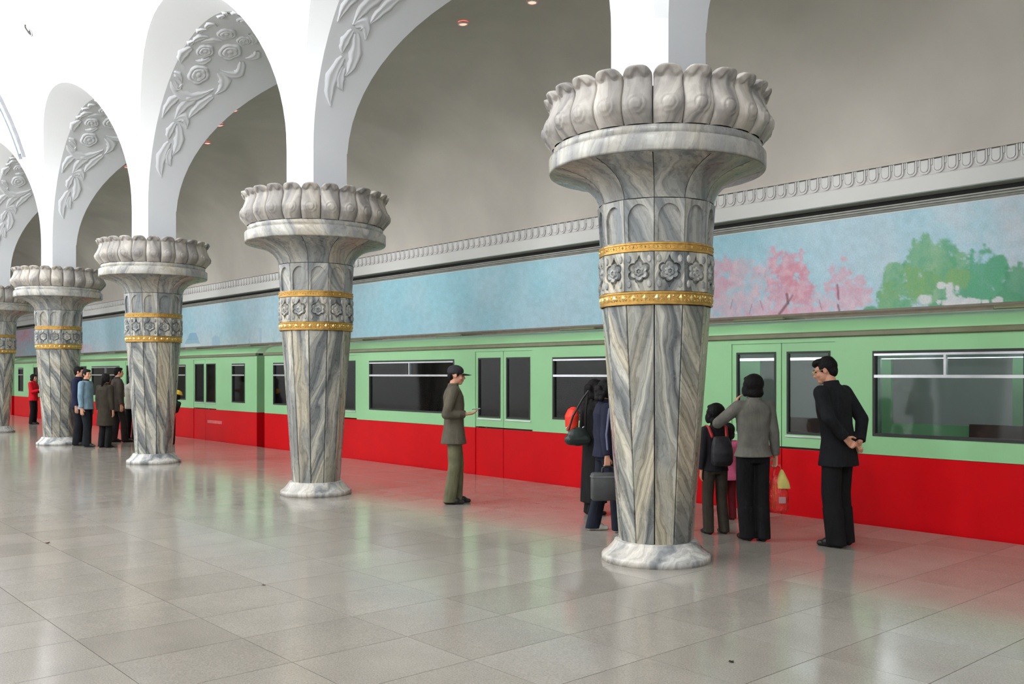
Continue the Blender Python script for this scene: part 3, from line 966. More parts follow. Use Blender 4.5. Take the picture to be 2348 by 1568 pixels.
def window_unit(parent, x0, x1):
    bm = bmesh.new(); ring_frame(bm, x0, x1, ZW0, ZW1, .028, TRAIN_Y-.006, TRAIN_Y+.05)
    w = link('window', bm, MAT['rubber'], parent); w.location = -parent.location
    bm = bmesh.new(); box(bm, x0+.028, x1-.028, TRAIN_Y+.022, TRAIN_Y+.028, ZW0+.028, ZW1-.028)
    link('pane', bm, MAT['glass'], w)
    bm = bmesh.new()
    box(bm, x0+.02, x1-.02, TRAIN_Y-.012, TRAIN_Y+.03, 1.515, 1.545)
    box(bm, x0+.02, x1-.02, TRAIN_Y-.012, TRAIN_Y+.03, ZW1-.05, ZW1-.028)
    if x1-x0 > 1.0:
        m_ = (x0+x1)/2
        box(bm, m_-.012, m_+.012, TRAIN_Y-.008, TRAIN_Y+.03, 1.54, ZW1-.03)
    link('transom', bm, MAT['alu'], w)
def door_unit(parent, xc):
    hw = .66
    d = empty('door', V_(xc, 0, 0) - parent.location); d.parent = parent
    for sx in (-1, 1):
        xa, xb = (-hw, -.006) if sx < 0 else (.006, hw)
        wx0, wx1 = xa+.075, xb-.075
        y0, y1 = TRAIN_Y+.012, TRAIN_Y+.045
        bm = bmesh.new()
        z0w, z1w = .90, 1.79
        box(bm, xa, xb, y0, y1, .745, z0w); box(bm, xa, xb, y0, y1, z1w, 1.90)
        box(bm, xa, wx0, y0, y1, z0w, z1w); box(bm, wx1, xb, y0, y1, z0w, z1w)
        link('door_leaf', bm, MAT['train_green'], d)
        bm = bmesh.new(); box(bm, xa, xb, y0, y1, -.02, .72)
        link('door_kick_panel', bm, MAT['train_red'], d)
        bm = bmesh.new(); ring_frame(bm, wx0-.012, wx1+.012, z0w-.012, z1w+.012, .022, y0-.008, y1)
        link('door_window_frame', bm, MAT['rubber'], d)
        bm = bmesh.new(); box(bm, wx0, wx1, y0+.014, y0+.02, z0w, z1w)
        link('door_pane', bm, MAT['glass'], d)
        bm = bmesh.new(); box(bm, wx0-.03, wx1+.03, y0-.012, y0, z0w-.045, z0w-.03)
        link('door_rail', bm, MAT['alu'], d)
    bm = bmesh.new(); box(bm, -hw-.02, hw+.02, TRAIN_Y-.035, TRAIN_Y+.05, -.045, -.02)
    link('door_sill', bm, MAT['alu'], d)
def train_car(xa, xb, doors, wins, label):
    """xa < xb"""
    car = empty('train_car', ((xa+xb)/2, TRAIN_Y+TW/2, -1.0))
    tag(car, label, 'train', 'cars of the metro train')
    off = (-car.location.x, -car.location.y, -car.location.z)
    # openings along x
    ops = sorted([(c-.66, c+.66, 'd') for c in doors] + [(a, b, 'w') for a, b in wins])
    g = bmesh.new(); r = bmesh.new()
    y0, y1 = TRAIN_Y, TRAIN_Y+.07
    cur = xa
    for a, b, k in ops:
        box(g, cur, a, y0, y1, ZR, ZG0); box(r, cur, a, y0, y1, -.95, ZR-.004)
        if k == 'w':
            box(g, a, b, y0, y1, ZR, ZW0); box(g, a, b, y0, y1, ZW1, ZG0); box(r, a, b, y0, y1, -.95, ZR-.004)
        else:
            box(g, a, b, y0, y1, 1.90, ZG0); box(r, a, b, y0, y1, -.95, -.045)
        cur = b
    box(g, cur, xb, y0, y1, ZR, ZG0); box(r, cur, xb, y0, y1, -.95, ZR-.004)
    # ends and far side
    yb = TRAIN_Y+TW
    for x in (xa, xb-.06):
        box(g, x, x+.06, y1, yb, ZR, ZG0); box(r, x, x+.06, y1, yb, -.95, ZR-.004)
    box(g, xa, xb, yb-.06, yb, ZR, ZW0); box(g, xa, xb, yb-.06, yb, ZW1, ZG0); box(r, xa, xb, yb-.06, yb, -.95, ZR-.004)
    x = xa
    while x < xb-.5:
        box(g, x, x+.5, yb-.06, yb, ZW0, ZW1); x += 2.0
    link('upper_side', g, MAT['train_green'], car).location = off
    link('lower_side', r, MAT['train_red'], car).location = off
    def sub(name, bm, mat, smooth=False):
        o = link(name, bm, mat, car, smooth); o.location = (-car.location.x, -car.location.y, -car.location.z); return o
    # cream joint strip between red and green, gutter, roof
    bm = bmesh.new(); prism(bm, [(y0-.012, ZG0),(y0-.03, ZG0+.012),(y0-.03, ZG1-.01),(y0-.018, ZG1+.004),(y0+.04, ZG1+.004),(y0+.04, ZG0)], xa, xb)
    sub('gutter', bm, MAT['gutter'])
    bm = bmesh.new(); prof = roof_profile(); prof2 = prof + [(2*(TRAIN_Y+TW/2)-y, z) for y, z in prof[-2::-1]]
    rows = [[bm.verts.new((x, y, z)) for y, z in prof2] for x in (xa, xa+.12, xb-.12, xb)]
    for rr in (rows[0], rows[-1]):
        for v in rr: v.co.z -= 0.05*0
    grid_faces(bm, rows); 
    for rr in (rows[0], rows[-1]): bm.faces.new(rr)
    bmesh.ops.recalc_face_normals(bm, faces=bm.faces[:])
    o = sub('roof', bm, MAT['train_roof'], True)
    bm = bmesh.new(); prism(bm, [(y+0.0 if i else y-.001, z+.004) for i, (y, z) in enumerate(prof[:4])] + [(prof[3][0], prof[3][1]-.03), (prof[0][0], prof[0][1]-.01)], xa+.05, xb-.05)
    sub('roof_shoulder', bm, MAT['train_green'], True)
    k = 0
    x = xb - 1.9
    while x > xa+1:
        bm = bmesh.new(); box(bm, x-.75, x, TRAIN_Y+.75, TRAIN_Y+1.25, ZG1+.19, ZG1+.245); bevel_all(bm, .02)
        sub('roof_vent', bm, MAT['gutter'])
        x -= 3.15
    # interior
    sub('saloon_floor', box_bm(xa+.06, xb-.06, y1, yb-.06, -.06, 0.0), MAT['interior'])
    sub('saloon_ceiling', box_bm(xa+.06, xb-.06, y1, yb-.06, 1.93, 1.96), MAT['interior'])
    sub('tube_light', box_bm(xa+.4, xb-.4, y1+.59, y1+.65, 1.86, 1.93), MAT['tube']); sub('tube_light', box_bm(xa+.4, xb-.4, yb-.33, yb-.28, 1.745, 1.78), MAT['tube'])
    sub('lamp_shelf', box_bm(xa+.4, xb-.4, yb-.35, yb-.06, 1.78, 1.80), MAT['interior'])
    for a, b in wins:
        if b-a < .8: continue
        for pts in ([(y1+.03,.0),(y1+.42,.0),(y1+.42,.36),(y1+.48,.40),(y1+.48,.50),(y1+.13,.48),(y1+.10,.94),(y1+.03,.94)],
                    [(yb-.09,.0),(yb-.09,.94),(yb-.16,.94),(yb-.19,.48),(yb-.54,.50),(yb-.54,.40),(yb-.48,.36),(yb-.48,.0)]):
            bm = bmesh.new(); prism(bm, pts, a-.1, b+.1); sub('bench', bm, MAT['seat'])
        bm = bmesh.new(); box(bm, a-.2, b+.2, y1+.42, y1+.45, 1.72, 1.75)
        for px in (a-.2, b+.17): box(bm, px, px+.03, y1+.42, y1+.45, .38, 1.73)
        sub('grab_rail', bm, MAT['alu'])
    for a, b in wins: window_unit(car, a, b)
    for c in doors:
        door_unit(car, c)
    # underframe skirt
    bm = bmesh.new(); box(bm, xa+.3, xb-.3, TRAIN_Y+.25, yb-.25, -1.0, -.95); box(bm, xa+2, xa+4.5, TRAIN_Y+.4, yb-.4, -1.3, -1.0); box(bm, xb-4.5, xb-2, TRAIN_Y+.4, yb-.4, -1.3, -1.0)
    sub('underframe', bm, MAT['dark'])
    if -45 < xa < -20:
        bm = bmesh.new(); box(bm, -21.35, -20.55, TRAIN_Y-.004, TRAIN_Y+.01, .40, .47)
        sub('number_plate', bm, flat('pale_red_plate', srgb(204,92,92), .4))
    return car
train_car(-18.42, 1.9, [-15.4, -10.63, -5.86, -1.09], [(-18.02,-17.3), (-14.32,-11.82), (-9.55,-6.98), (-4.78,-3.30)], 'nearest red and pale green metro car standing at the platform')
train_car(-39.10, -18.78, [-21.52, -26.29, -31.06, -35.83], [(-20.02,-19.36), (-25.15,-22.66), (-29.92,-27.43), (-34.69,-32.2), (-38.5,-37.8)], 'second red and pale green metro car, behind the left columns')
train_car(-59.8, -39.46, [-42.2, -46.97, -51.74, -56.5], [(-40.7,-40.04), (-45.83,-43.34), (-50.6,-48.1), (-55.4,-52.9)], 'farthest red and pale green metro car, at the left edge of the picture')
# gangway bellows between the cars
for x0, lb in ((-18.765, 'black folded bellows joining the nearest metro car to the second'), (-39.445, 'black folded bellows joining the second metro car to the farthest')):
    bm = bmesh.new()
    pts = []
    for i in range(6):
        pts += [(x0 + i*.055, .35), (x0 + i*.055 + .027, .30)]
    fr = [(x, TRAIN_Y+o) for x, o in pts]; bk = [(x, TRAIN_Y+TW-o) for x, o in pts[::-1]]
    ol = fr + bk
    lo = [bm.verts.new((x, y, .0)) for x, y in ol]; hi = [bm.verts.new((x, y, 1.88)) for x, y in ol]
    for i in range(len(ol)): bm.faces.new((lo[i], lo[(i+1) % len(ol)], hi[(i+1) % len(ol)], hi[i]))
    bm.faces.new(lo[::-1]); bm.faces.new(hi)
    bmesh.ops.recalc_face_normals(bm, faces=bm.faces[:])
    tag(link('gangway_bellows', bm, MAT['rubber']), lb, 'gangway')

# ================================================================== PEOPLE
def cloth(name, col, rough=0.85, var=0.22):
    m = M(name, col, rough, spec=0.2)
    v = m.coords()
    f = m.noise(v, 7, 4)
    m.color(m.ramp(f, [(0.3, tuple(c*(1-var) for c in col[:3])+(1,)), (0.7, tuple(min(1, c*(1+var)) for c in col[:3])+(1,))]))
    fold = m.noise(m.coords(scale=(1, 1, 0.35)), 13, 3, 0.5, 0.6)
    m.bump(fold, 0.55, 0.03)
    return m.m
CL = {}
def C_(name, r, g, b):
    if name not in CL: CL[name] = cloth(name, srgb(r, g, b))
    return CL[name]
SKIN = flat('skin', srgb(206,150,122), 0.55, var=0.06, sc=6)
HAIR = flat('black_hair', srgb(20,17,17), 0.7, spec=0.2, var=0.3, sc=20, bump=0.4)
LIP = flat('lip', srgb(168,112,96), 0.5)
EYE = flat('eye', srgb(24,18,16), 0.25)
V = Vector

class Blob:
    """collects closed solids; voxel-remeshed into one continuous surface"""
    def __init__(self): self.bm = bmesh.new()
    def ell(self, c, r, rot=None, n=14):
        res = bmesh.ops.create_uvsphere(self.bm, u_segments=n, v_segments=max(6, n*2//3), radius=1.0)
        mt = Matrix.Translation(V(c)) @ (rot.to_4x4() if rot is not None else Matrix()) @ Matrix.Diagonal((*r, 1))
        bmesh.ops.transform(self.bm, matrix=mt, verts=res['verts'])
    def cap(self, p0, p1, r0, r1, n=12, flat=1.0, up=None):
        """tapered capsule"""
        p0, p1 = V(p0), V(p1); d = p1-p0; L = d.length or 1e-6; q = d.to_track_quat('Z', 'Y')
        rows = []
        for k in range(4):
            a = -PI/2 + PI/2*k/3.0
            rows.append((r0*math.cos(a) if k else 1e-4, r0*math.sin(a)))
        for k in range(0, 4):
            a = PI/2*k/3.0
            rows.append((r1*math.cos(a) if k < 3 else 1e-4, L + r1*math.sin(a)))
        R = [[self.bm.verts.new(p0 + q @ V((r*math.cos(2*PI*i/n), flat*r*math.sin(2*PI*i/n), z))) for i in range(n)] for r, z in rows]
        grid_faces(self.bm, R, close_u=True)
        self.bm.faces.new(R[0][::-1]); self.bm.faces.new(R[-1])
    def loft(self, rings, n=20, tf=None):
        """rings: (x, y, z, rx, ry); closed with flat ends"""
        R = []
        for x, y, z, rx, ry in rings:
            row = []
            for i in range(n):
                a = 2*PI*i/n; c, s_ = math.cos(a), math.sin(a)
                e = 0.82
                p = V((x + rx*math.copysign(abs(c)**e, c), y + ry*math.copysign(abs(s_)**e, s_), z))
                row.append(self.bm.verts.new(tf(p) if tf else p))
            R.append(row)
        grid_faces(self.bm, R, close_u=True)
        self.bm.faces.new(R[0][::-1]); self.bm.faces.new(R[-1])
    def done(self, name, mat, parent, voxel=0.012, smooth=4, scale=1.0):
        bmesh.ops.recalc_face_normals(self.bm, faces=self.bm.faces[:])
        if scale != 1.0: bmesh.ops.scale(self.bm, vec=(scale,)*3, verts=self.bm.verts[:])
        me = bpy.data.meshes.new(name); self.bm.to_mesh(me); self.bm.free()
        o = bpy.data.objects.new(name, me); COL.objects.link(o)
        md = o.modifiers.new('r', 'REMESH'); md.mode = 'VOXEL'; md.voxel_size = voxel
        if smooth:
            sm = o.modifiers.new('s', 'SMOOTH'); sm.iterations = smooth; sm.factor = 0.5
        dg = bpy.context.evaluated_depsgraph_get()
        me2 = bpy.data.meshes.new_from_object(o.evaluated_get(dg))
        o.modifiers.clear(); o.data = me2; bpy.data.meshes.remove(me)
        me2.name = name
        me2.materials.clear(); me2.materials.append(mat)
        me2.polygons.foreach_set('use_smooth', [True]*len(me2.polygons))
        o.parent = parent
        return o

def hand(bl, w, d, n, side, curl=0.35, r=0.0085, thumb_open=0.6):
    """w wrist, d finger direction, n palm normal, side: direction of the thumb"""
    d = V(d).normalized(); n = V(n); n = (n - d*n.dot(d)).normalized(); t = V(side); t = (t - d*t.dot(d) - n*t.dot(n)).normalized()
    w = V(w)
    # palm: two overlapping flattened capsules
    for k in (-.024, -.008, .008, .024):
        bl.cap(w + t*k*0.7, w + d*.085 + t*k, .015, .013, 8)
    for k, L in ((.030, .070), (.010, .080), (-.010, .075), (-.030, .058)):
        p = w + d*.085 + t*k*1.02
        a = 0.0
        for seg, f in enumerate((.42, .32, .26)):
            a += curl*(0.7 if seg == 0 else 1.0)
            q = p + (d*math.cos(a) + n*math.sin(a))*L*f
            bl.cap(p, q, r-.0006*seg, r-.0006*(seg+1), 7)
            p = q
    p = w + d*.022 + t*.024
    q = p + (d*.62 + t*thumb_open + n*.35).normalized()*.042
    bl.cap(p, q, .0125, .0105, 7)
    bl.cap(q, q + (d*.85 + t*.15 + n*.35).normalized()*.032, .0105, .0085, 7)

def person(name_label, group, loc, face_dir, H, look, far=False):
    """look: dictionary describing pose and clothes. Person faces -Y locally, its left is +X."""
    k = H/1.70
    vx = look.get('voxel', 0.014 if far else 0.0075)
    vxb = 0.010 if far else 0.0058
    root = empty('person', (loc[0], loc[1], 0), math.atan2(face_dir[0], -face_dir[1]))
    tag(root, name_label, 'person', group)
    lean = look.get('lean', 0.0); side = look.get('side', 0.0)
    piv = V((0, 0, .94))
    RT = Matrix.Rotation(lean, 3, 'X') @ Matrix.Rotation(side, 3, 'Y')
    twist = Matrix.Rotation(look.get('twist', 0.0), 3, 'Z')
    def T(p):
        p = V(p)
        if p.z <= .94: f = max(0, min(1, (p.z-.80)/.14))*0
        else: f = min(1, (p.z-.94)/.12)
        if f == 0: return p
        m = Matrix.Rotation(lean*f, 3, 'X') @ Matrix.Rotation(side*f, 3, 'Y') @ Matrix.Rotation(look.get('twist', 0.0)*f, 3, 'Z')
        return piv + m @ (p-piv)
    sw = look.get('shoulder', .185)
    body = Blob()
    # legs
    feet = look.get('feet', {'L': (.095, 0, 0), 'R': (-.095, 0, 0)})
    hip = {'L': V((.09, 0, .90)), 'R': V((-.09, 0, .90))}
    ank, knee, toe = {}, {}, {}
    for s in 'LR':
        fx, fy, yaw = feet[s][:3]; lift = feet[s][3] if len(feet[s]) > 3 else 0.0
        ank[s] = V((fx, fy+.03, .085+lift))
        td = V((math.sin(yaw), -math.cos(yaw), 0))
        toe[s] = ank[s] + td*.155 + V((0, 0, -.05))
        # knee by two-bone IK, bending forward
        D = (ank[s]-hip[s]); L = D.length; a, b = max(.36, L*1.004*.518), max(.34, L*1.004*.482); L = min(L, a+b-.0005)
        ca = (a*a + L*L - b*b)/(2*a*L); h_ = a*math.sqrt(max(0, 1-ca*ca))
        fwd = V((0, -1, 0)); dn = D.normalized(); fwd = (fwd - dn*fwd.dot(dn)).normalized()
        knee[s] = hip[s] + dn*(a*ca) + fwd*h_
        body.cap(hip[s], knee[s], .072, .050, 12); body.cap(knee[s], ank[s], .049, .030, 12)
        body.cap(ank[s]+V((0,0,-.03)), toe[s]-V((0,0,.006)), .028, .020, 10)
        body.cap(knee[s]+V((0,.012,-.06)), knee[s]*.55+ank[s]*.45+V((0,.014,0)), .046, .042, 10)
    # trunk
    body.loft([(0,.0,.86,.13,.085),(0,0,.93,.145,.095),(0,0,1.05,.122,.085),(0,0,1.20,.14,.095),(0,.005,1.32,.15,.095),(0,.01,1.40,.12,.075),(0,.012,1.44,.06,.055)], 18, T)
    neck0, neck1 = T((0, .015, 1.40)), T((0, -.005, 1.51))
    body.cap(neck0, neck1, .056, .052, 12)
    # head frame
    hy, hp, hr = look.get('head', (0, 0, 0))
    Rh = (RT if look.get('head_follows', True) else Matrix.Identity(3)) @ Matrix.Rotation(look.get('twist', 0.0), 3, 'Z') @ Matrix.Rotation(hy, 3, 'Z') @ Matrix.Rotation(hp, 3, 'X') @ Matrix.Rotation(hr, 3, 'Y')
    hk = look.get('head_scale', 1.0)
    hc = neck1 + Rh @ V((0, -.018, .072))*hk
    def HP(x, y, z): return hc + Rh @ (V((x, y, z))*hk)
    def hell(bl, c, r, rot=None): bl.ell(HP(*c), tuple(q*hk for q in r), Rh if rot is None else Rh @ rot)
    hell(body, (0, .012, .025), (.074, .094, .088))
    hell(body, (0, -.022, -.030), (.060, .068, .078))
    hell(body, (0, -.055, -.085), (.032, .030, .028))           # chin
    hell(body, (0, -.070, .022), (.050, .022, .018))            # brow
    for sx in (-1, 1):
        hell(body, (sx*.038, -.058, -.030), (.022, .024, .022)) # cheek
        hell(body, (sx*.074, .010, -.005), (.010, .020, .031), Matrix.Rotation(sx*.35, 3, 'Z'))   # ear
    body.cap(HP(0, -.084, .012), HP(0, -.103, -.030), .008*hk, .0125*hk, 8)   # nose
    hell(body, (0, -.096, -.034), (.016, .012, .010))
    hell(body, (0, -.082, -.060), (.023, .012, .012))           # mouth area
    # arms
    sho, elb, wri = {}, {}, {}
    arms = look.get('arms', {})
    for s, sx in (('L', 1), ('R', -1)):
        sho[s] = T((sx*sw, .012, 1.375))
        A = arms.get(s, {'u': (sx*.12, .02, -1), 'f': (sx*.03, -.12, -1), 'n': (-sx, .2, 0), 't': (0, -1, 0)})
        u = V(A['u']).normalized(); f = V(A['f']).normalized()
        elb[s] = sho[s] + u*.285; wri[s] = elb[s] + f*.235
        body.cap(sho[s], elb[s], .046, .038, 12); body.cap(elb[s], wri[s], .037, .026, 12)
        body.cap(T((sx*.10, .012, 1.385)), sho[s], .05, .046, 10)
        hand(body, wri[s] + f*.012, A.get('h', A['f']), A['n'], A['t'], A.get('curl', .35), r=.0085 if not far else .011)
    body.done('body', SKIN, root, vxb/k if False else vxb, 3, k)
    # eyes, brows, lips
    if not look.get('no_face'):
        for sx in (-1, 1):
            b_ = bmesh.new(); bmesh.ops.create_uvsphere(b_, u_segments=10, v_segments=8, radius=1)
            bmesh.ops.transform(b_, matrix=Matrix.Translation(HP(sx*.030, -.0785, .003)*k) @ Rh.to_4x4() @ Matrix.Diagonal((.0125*hk*k, .008*hk*k, .0052*hk*k, 1)), verts=b_.verts[:])
            link('eye', b_, EYE, root, True)
            b_ = bmesh.new(); bmesh.ops.create_uvsphere(b_, u_segments=10, v_segments=6, radius=1)
            bmesh.ops.transform(b_, matrix=Matrix.Translation(HP(sx*.031, -.089, .025)*k) @ Rh.to_4x4() @ Matrix.Diagonal((.017*hk*k, .005*hk*k, .0035*hk*k, 1)), verts=b_.verts[:])
            link('eyebrow', b_, HAIR, root, True)
        b_ = bmesh.new(); bmesh.ops.create_uvsphere(b_, u_segments=12, v_segments=6, radius=1)
        bmesh.ops.transform(b_, matrix=Matrix.Translation(HP(0, -.0915, -.0605)*k) @ Rh.to_4x4() @ Matrix.Diagonal((.016*hk*k, .006*hk*k, .0042*hk*k, 1)), verts=b_.verts[:])
        link('mouth', b_, LIP, root, True)
    # hair
    hs = look.get('hair', 'short'); hb = Blob()
    if hs != 'undercap':
        hell(hb, (0, .024, .036), (.083, .096, .086))
        hell(hb, (0, -.030, .078), (.064, .058, .034))
    if hs in ('short', 'undercap'):
        hell(hb, (0, .062, -.005), (.066, .050, .070))
        for sx in (-1, 1): hell(hb, (sx*.070, -.012, .020), (.014, .024, .036))
        if look.get('quiff'): hell(hb, (0, -.035, .082), (.070, .064, .040)); hell(hb, (.0, -.066, .074), (.058, .034, .030)); hell(hb, (0, .03, .075), (.078, .075, .055))
    if hs in ('bob', 'long', 'pony', 'curly'):
        hell(hb, (0, .060, -.02), (.080, .062, .095))
        for sx in (-1, 1):
            hell(hb, (sx*.076, .012, -.010), (.022, .050, .085))
    if hs == 'bob':
        hell(hb, (0, .042, .028), (.108, .096, .104)); hell(hb, (0, .058, -.072), (.098, .066, .058))
        for sx in (-1, 1): hell(hb, (sx*.088, .012, -.045), (.026, .052, .062))
    if hs == 'pony':
        hb.cap(HP(0, .11, .0), HP(0, .125, -.10), .034*hk, .036*hk); hb.cap(HP(0, .125, -.10), HP(.01, .105, -.24), .036*hk, .014*hk)
    if hs in ('curly', 'long'):
        rr = random.Random(3)
        for q in range(26):
            a = rr.uniform(.15, PI-.15); z = rr.uniform(-look.get('curl_len', .20), .02)
            hell(hb, (.085*math.cos(a), .045+.075*math.sin(a), z), (.032, .032, .040))
    hb.done('hair', HAIR, root, vx*.8, 2, k)
    # trousers (or skirt)
    if look.get('trousers'):
        tb = Blob(); fl = look.get('leg_flare', 1.0)
        tb.loft([(0,.0,.80,.135,.105),(0,0,.88,.155,.118),(0,0,.95,.150,.112),(0,0,1.02,.138,.104)], 18, T)
        for s, sx in (('L', 1), ('R', -1)):
            up = hip[s] + V((0, 0, -.02))
            tb.cap(up, knee[s], .088*min(fl, 1.04), .076*fl, 14)
            e = ank[s] + V((0, -.004, -.060))
            tb.cap(knee[s], e*.85+knee[s]*.15, .076*fl, .069*fl, 14)
            tb.loft([(e.x, e.y, e.z, .062*fl, .080*fl), (e.x*.7+knee[s].x*.3, e.y*.7+knee[s].y*.3, e.z*.7+knee[s].z*.3, .066*fl, .078*fl), (e.x*.3+knee[s].x*.7, e.y*.3+knee[s].y*.7, e.z*.3+knee[s].z*.7, .070*fl, .078*fl)], 14)
        tb.done('trousers', look['trousers'], root, vx, 3, k)
    # shoes
    for s in 'LR':
        sb = Blob(); td = (toe[s]-ank[s]); td.z = 0; td.normalize(); a0 = V((ank[s].x, ank[s].y, ank[s].z-.085))
        pr_ = V((-td.y, td.x, 0))
        sb.cap(a0 + td*-.035 + V((0,0,.036)), a0 + td*.06 + V((0,0,.042)), .036, .040, 12)
        sb.cap(a0 + td*.05 + V((0,0,.036)), a0 + td*.165 + V((0,0,.026)), .041, .026, 12)
        sb.cap(a0 + td*.01 + V((0,0,.055)), a0 + td*.10 + V((0,0,.042)), .047, .041, 12); sb.cap(a0 + V((0,0,.05)), a0 + V((0,0,.10)), .044, .042, 12)
        # flat sole
        sb.loft([(0,0,0,1,1)], 3) if False else None
        o = sb.done('shoe', look['shoes'], root, vx*.8, 2, k)
        z_ = 0.0
        for v in o.data.vertices:
            lo = (a0.z)*k
            if v.co.z < lo+.004: v.co.z = lo+.001
    # upper garment
    top = look['top']; mat = look['top_mat']
    hem, flare, shape = top.get('hem', .80), top.get('flare', 1.0), top.get('fit', 1.0)
    jb = Blob()
    hz = hem
    dn = [(0, .004, hz, .178*flare*shape, .132*flare*shape)]
    if hz < .80: dn.append((0, .004, (hz+.95)/2, .170*(flare*.5+.5)*shape, .126*(flare*.5+.5)*shape))
    jb.loft(dn + [(0,.002,.96,.160*shape,.118*shape),(0,.0,1.08,.156*shape,.115*shape),(0,.0,1.22,.172*shape,.122*shape),(0,.008,1.32,.182*shape,.120*shape),(0,.012,1.385,.165*shape,.098*shape),(0,.012,1.425,.095,.080),(0,.010,1.452,.066,.066)], 22, T)
    for s, sx in (('L', 1), ('R', -1)):
        jb.cap(T((sx*.09, .012, 1.36)), sho[s], .078*shape, .066*shape, 12)
        jb.cap(sho[s], elb[s], .067*shape, .056*shape, 14)
        f = (wri[s]-elb[s])
        end = elb[s] + f*top.get('sleeve', .98)
        jb.cap(elb[s], elb[s]+f*.75, .056*shape, .048*shape, 14)
        q = f.to_track_quat('Z', 'Y'); L = f.length*top.get('sleeve', .98)
        R = [[jb.bm.verts.new(elb[s] + q @ V((r*math.cos(2*PI*i/14), r*math.sin(2*PI*i/14), z))) for i in range(14)] for r, z in ((.050*shape, L*.5), (.047*shape, L*.8), (.046*shape, L))]
        grid_faces(jb.bm, R, close_u=True); jb.bm.faces.new(R[0][::-1]); jb.bm.faces.new(R[-1])
    g = jb.done(top.get('name', 'jacket'), mat, root, vx, 3, k)
    # stand-up collar
    if top.get('collar', True):
        cb = Blob()
        cb.loft([(0,.012,1.425,.074,.072),(0,.010,1.455,.068,.068),(0,.008,1.482,.064,.064)], 16, T)
        cb.done('collar', top.get('collar_mat', mat), root, vx*.8, 1, k)
    return dict(root=root, k=k, T=T, HP=HP, Rh=Rh, sho=sho, elb=elb, wri=wri, hc=hc, ank=ank, knee=knee, vx=vx)

def to_world(P, p):
    return P['root'].matrix_basis @ (V(p)*P['k'])
R_ = (0.659, 0.752); L_ = (-0.659, -0.752); A_ = (-0.752, 0.659)       # image right, image left, away from the camera
def dirmix(l, a): 
    v = V((L_[0]*l + A_[0]*a, L_[1]*l + A_[1]*a)).normalized(); return (v.x, v.y)

BLACK = C_('black_cloth', 24, 24, 26)
BLACKSHOE = flat('black_shoe_leather', srgb(26,24,24), 0.4)
# ---- man in a cap reading a paper
P = person('man in black cap and olive jacket holding a white paper, standing alone', None, (-8.87, 6.85), dirmix(-1, .06), 1.655, dict(
    hair='undercap', trousers=C_('olive_trousers', 104,102,78), shoes=BLACKSHOE, top=dict(name='jacket', hem=.74, flare=1.16, fit=1.06), top_mat=C_('dark_olive_jacket', 92,86,74),
    head=(0, .10, 0), feet={'L': (.07, -.05, .05), 'R': (-.07, .03, -.05)}, leg_flare=1.02,
    arms={'L': {'u': (.10, .26, -1), 'f': (-.24, -.92, -.02), 'h': (-.30, -.9, .12), 'n': (-.25, .0, 1), 't': (-.9, 0, .4), 'curl': .35},
          'R': {'u': (-.14, .30, -1), 'f': (.28, -.92, .0), 'h': (.30, -.9, .12), 'n': (.25, 0, 1), 't': (.9, 0, .4), 'curl': .35}}))
capm = flat('black_cap_cotton', srgb(38,38,44), 0.85)
cb = Blob(); Rh = P['Rh']; HP = P['HP']
cb.ell(HP(0, .016, .052), (.090, .104, .076), Rh); cb.ell(HP(0, .016, .030), (.089, .103, .040), Rh)
cap_o = cb.done('cap', capm, P['root'], .006, 2, P['k'])
vb = bmesh.new(); rows = []
for i in range(7):
    t = i/6; row = []
    for j in range(13):
        u = j/12*2-1
        y = -.062 - .128*t*math.sqrt(max(0.0, 1-(abs(u)**2.4)*(.75+.25*t))); x = u*.078*(1-.08*t)
        row.append(vb.verts.new(HP(x, y, .034 - .012*t - .020*u*u)*P['k']))
    rows.append(row)
grid_faces(vb, rows)
bmesh.ops.solidify(vb, geom=vb.faces[:], thickness=.006)
vis = link('visor', vb, capm, cap_o, True)
# the paper he holds
pm = M('white_paper', (0.85, 0.84, 0.82, 1), 0.8)
w = (P['wri']['L'] + P['wri']['R'])/2 + V((0, -.125, .052))
pb = bmesh.new(); rows = [[pb.verts.new((u*.055, -v_*.10+.04, .010*abs(u)+.012*v_)) for u in (-1, -.5, 0, .5, 1)] for v_ in (0, .5, 1)]
grid_faces(pb, rows); bmesh.ops.solidify(pb, geom=pb.faces[:], thickness=.003)
po = link('paper_sheet', pb, pm.m); po.location = to_world(P, w); po.rotation_euler = P['root'].rotation_euler
tag(po, 'small white folded paper held by the man in the black cap', 'paper')

# ---- man in a black suit, leaning, hands behind his back
P = person('man in black suit and glasses leaning forward with hands behind his back', None, (-4.40, 7.78), dirmix(.62, .78), 1.715, dict(
    hair='short', quiff=True, trousers=BLACK, shoes=BLACKSHOE, top=dict(name='jacket', hem=.72, flare=1.08, fit=1.05), top_mat=C_('black_suit_cloth', 26,27,30),
    lean=.15, head=(.42, .12, 0), feet={'L': (.10, .02, .1), 'R': (-.10, -.02, -.1)}, leg_flare=1.12,
    arms={'L': {'u': (.42, .55, -.85), 'f': (-.66, .28, -.72), 'h': (-.75, .1, -.55), 'n': (0, 1, -.1), 't': (.2, .1, 1), 'curl': 1.05},
          'R': {'u': (-.26, .50, -.90), 'f': (.50, .22, -.80), 'h': (.75, .15, -.55), 'n': (0, 1, -.1), 't': (-.2, .1, 1), 'curl': 1.05}}))
gm = flat('gold_wire', (0.7, 0.55, 0.3, 1), 0.3, 0.9)
gb = bmesh.new(); HP = P['HP']; k = P['k']
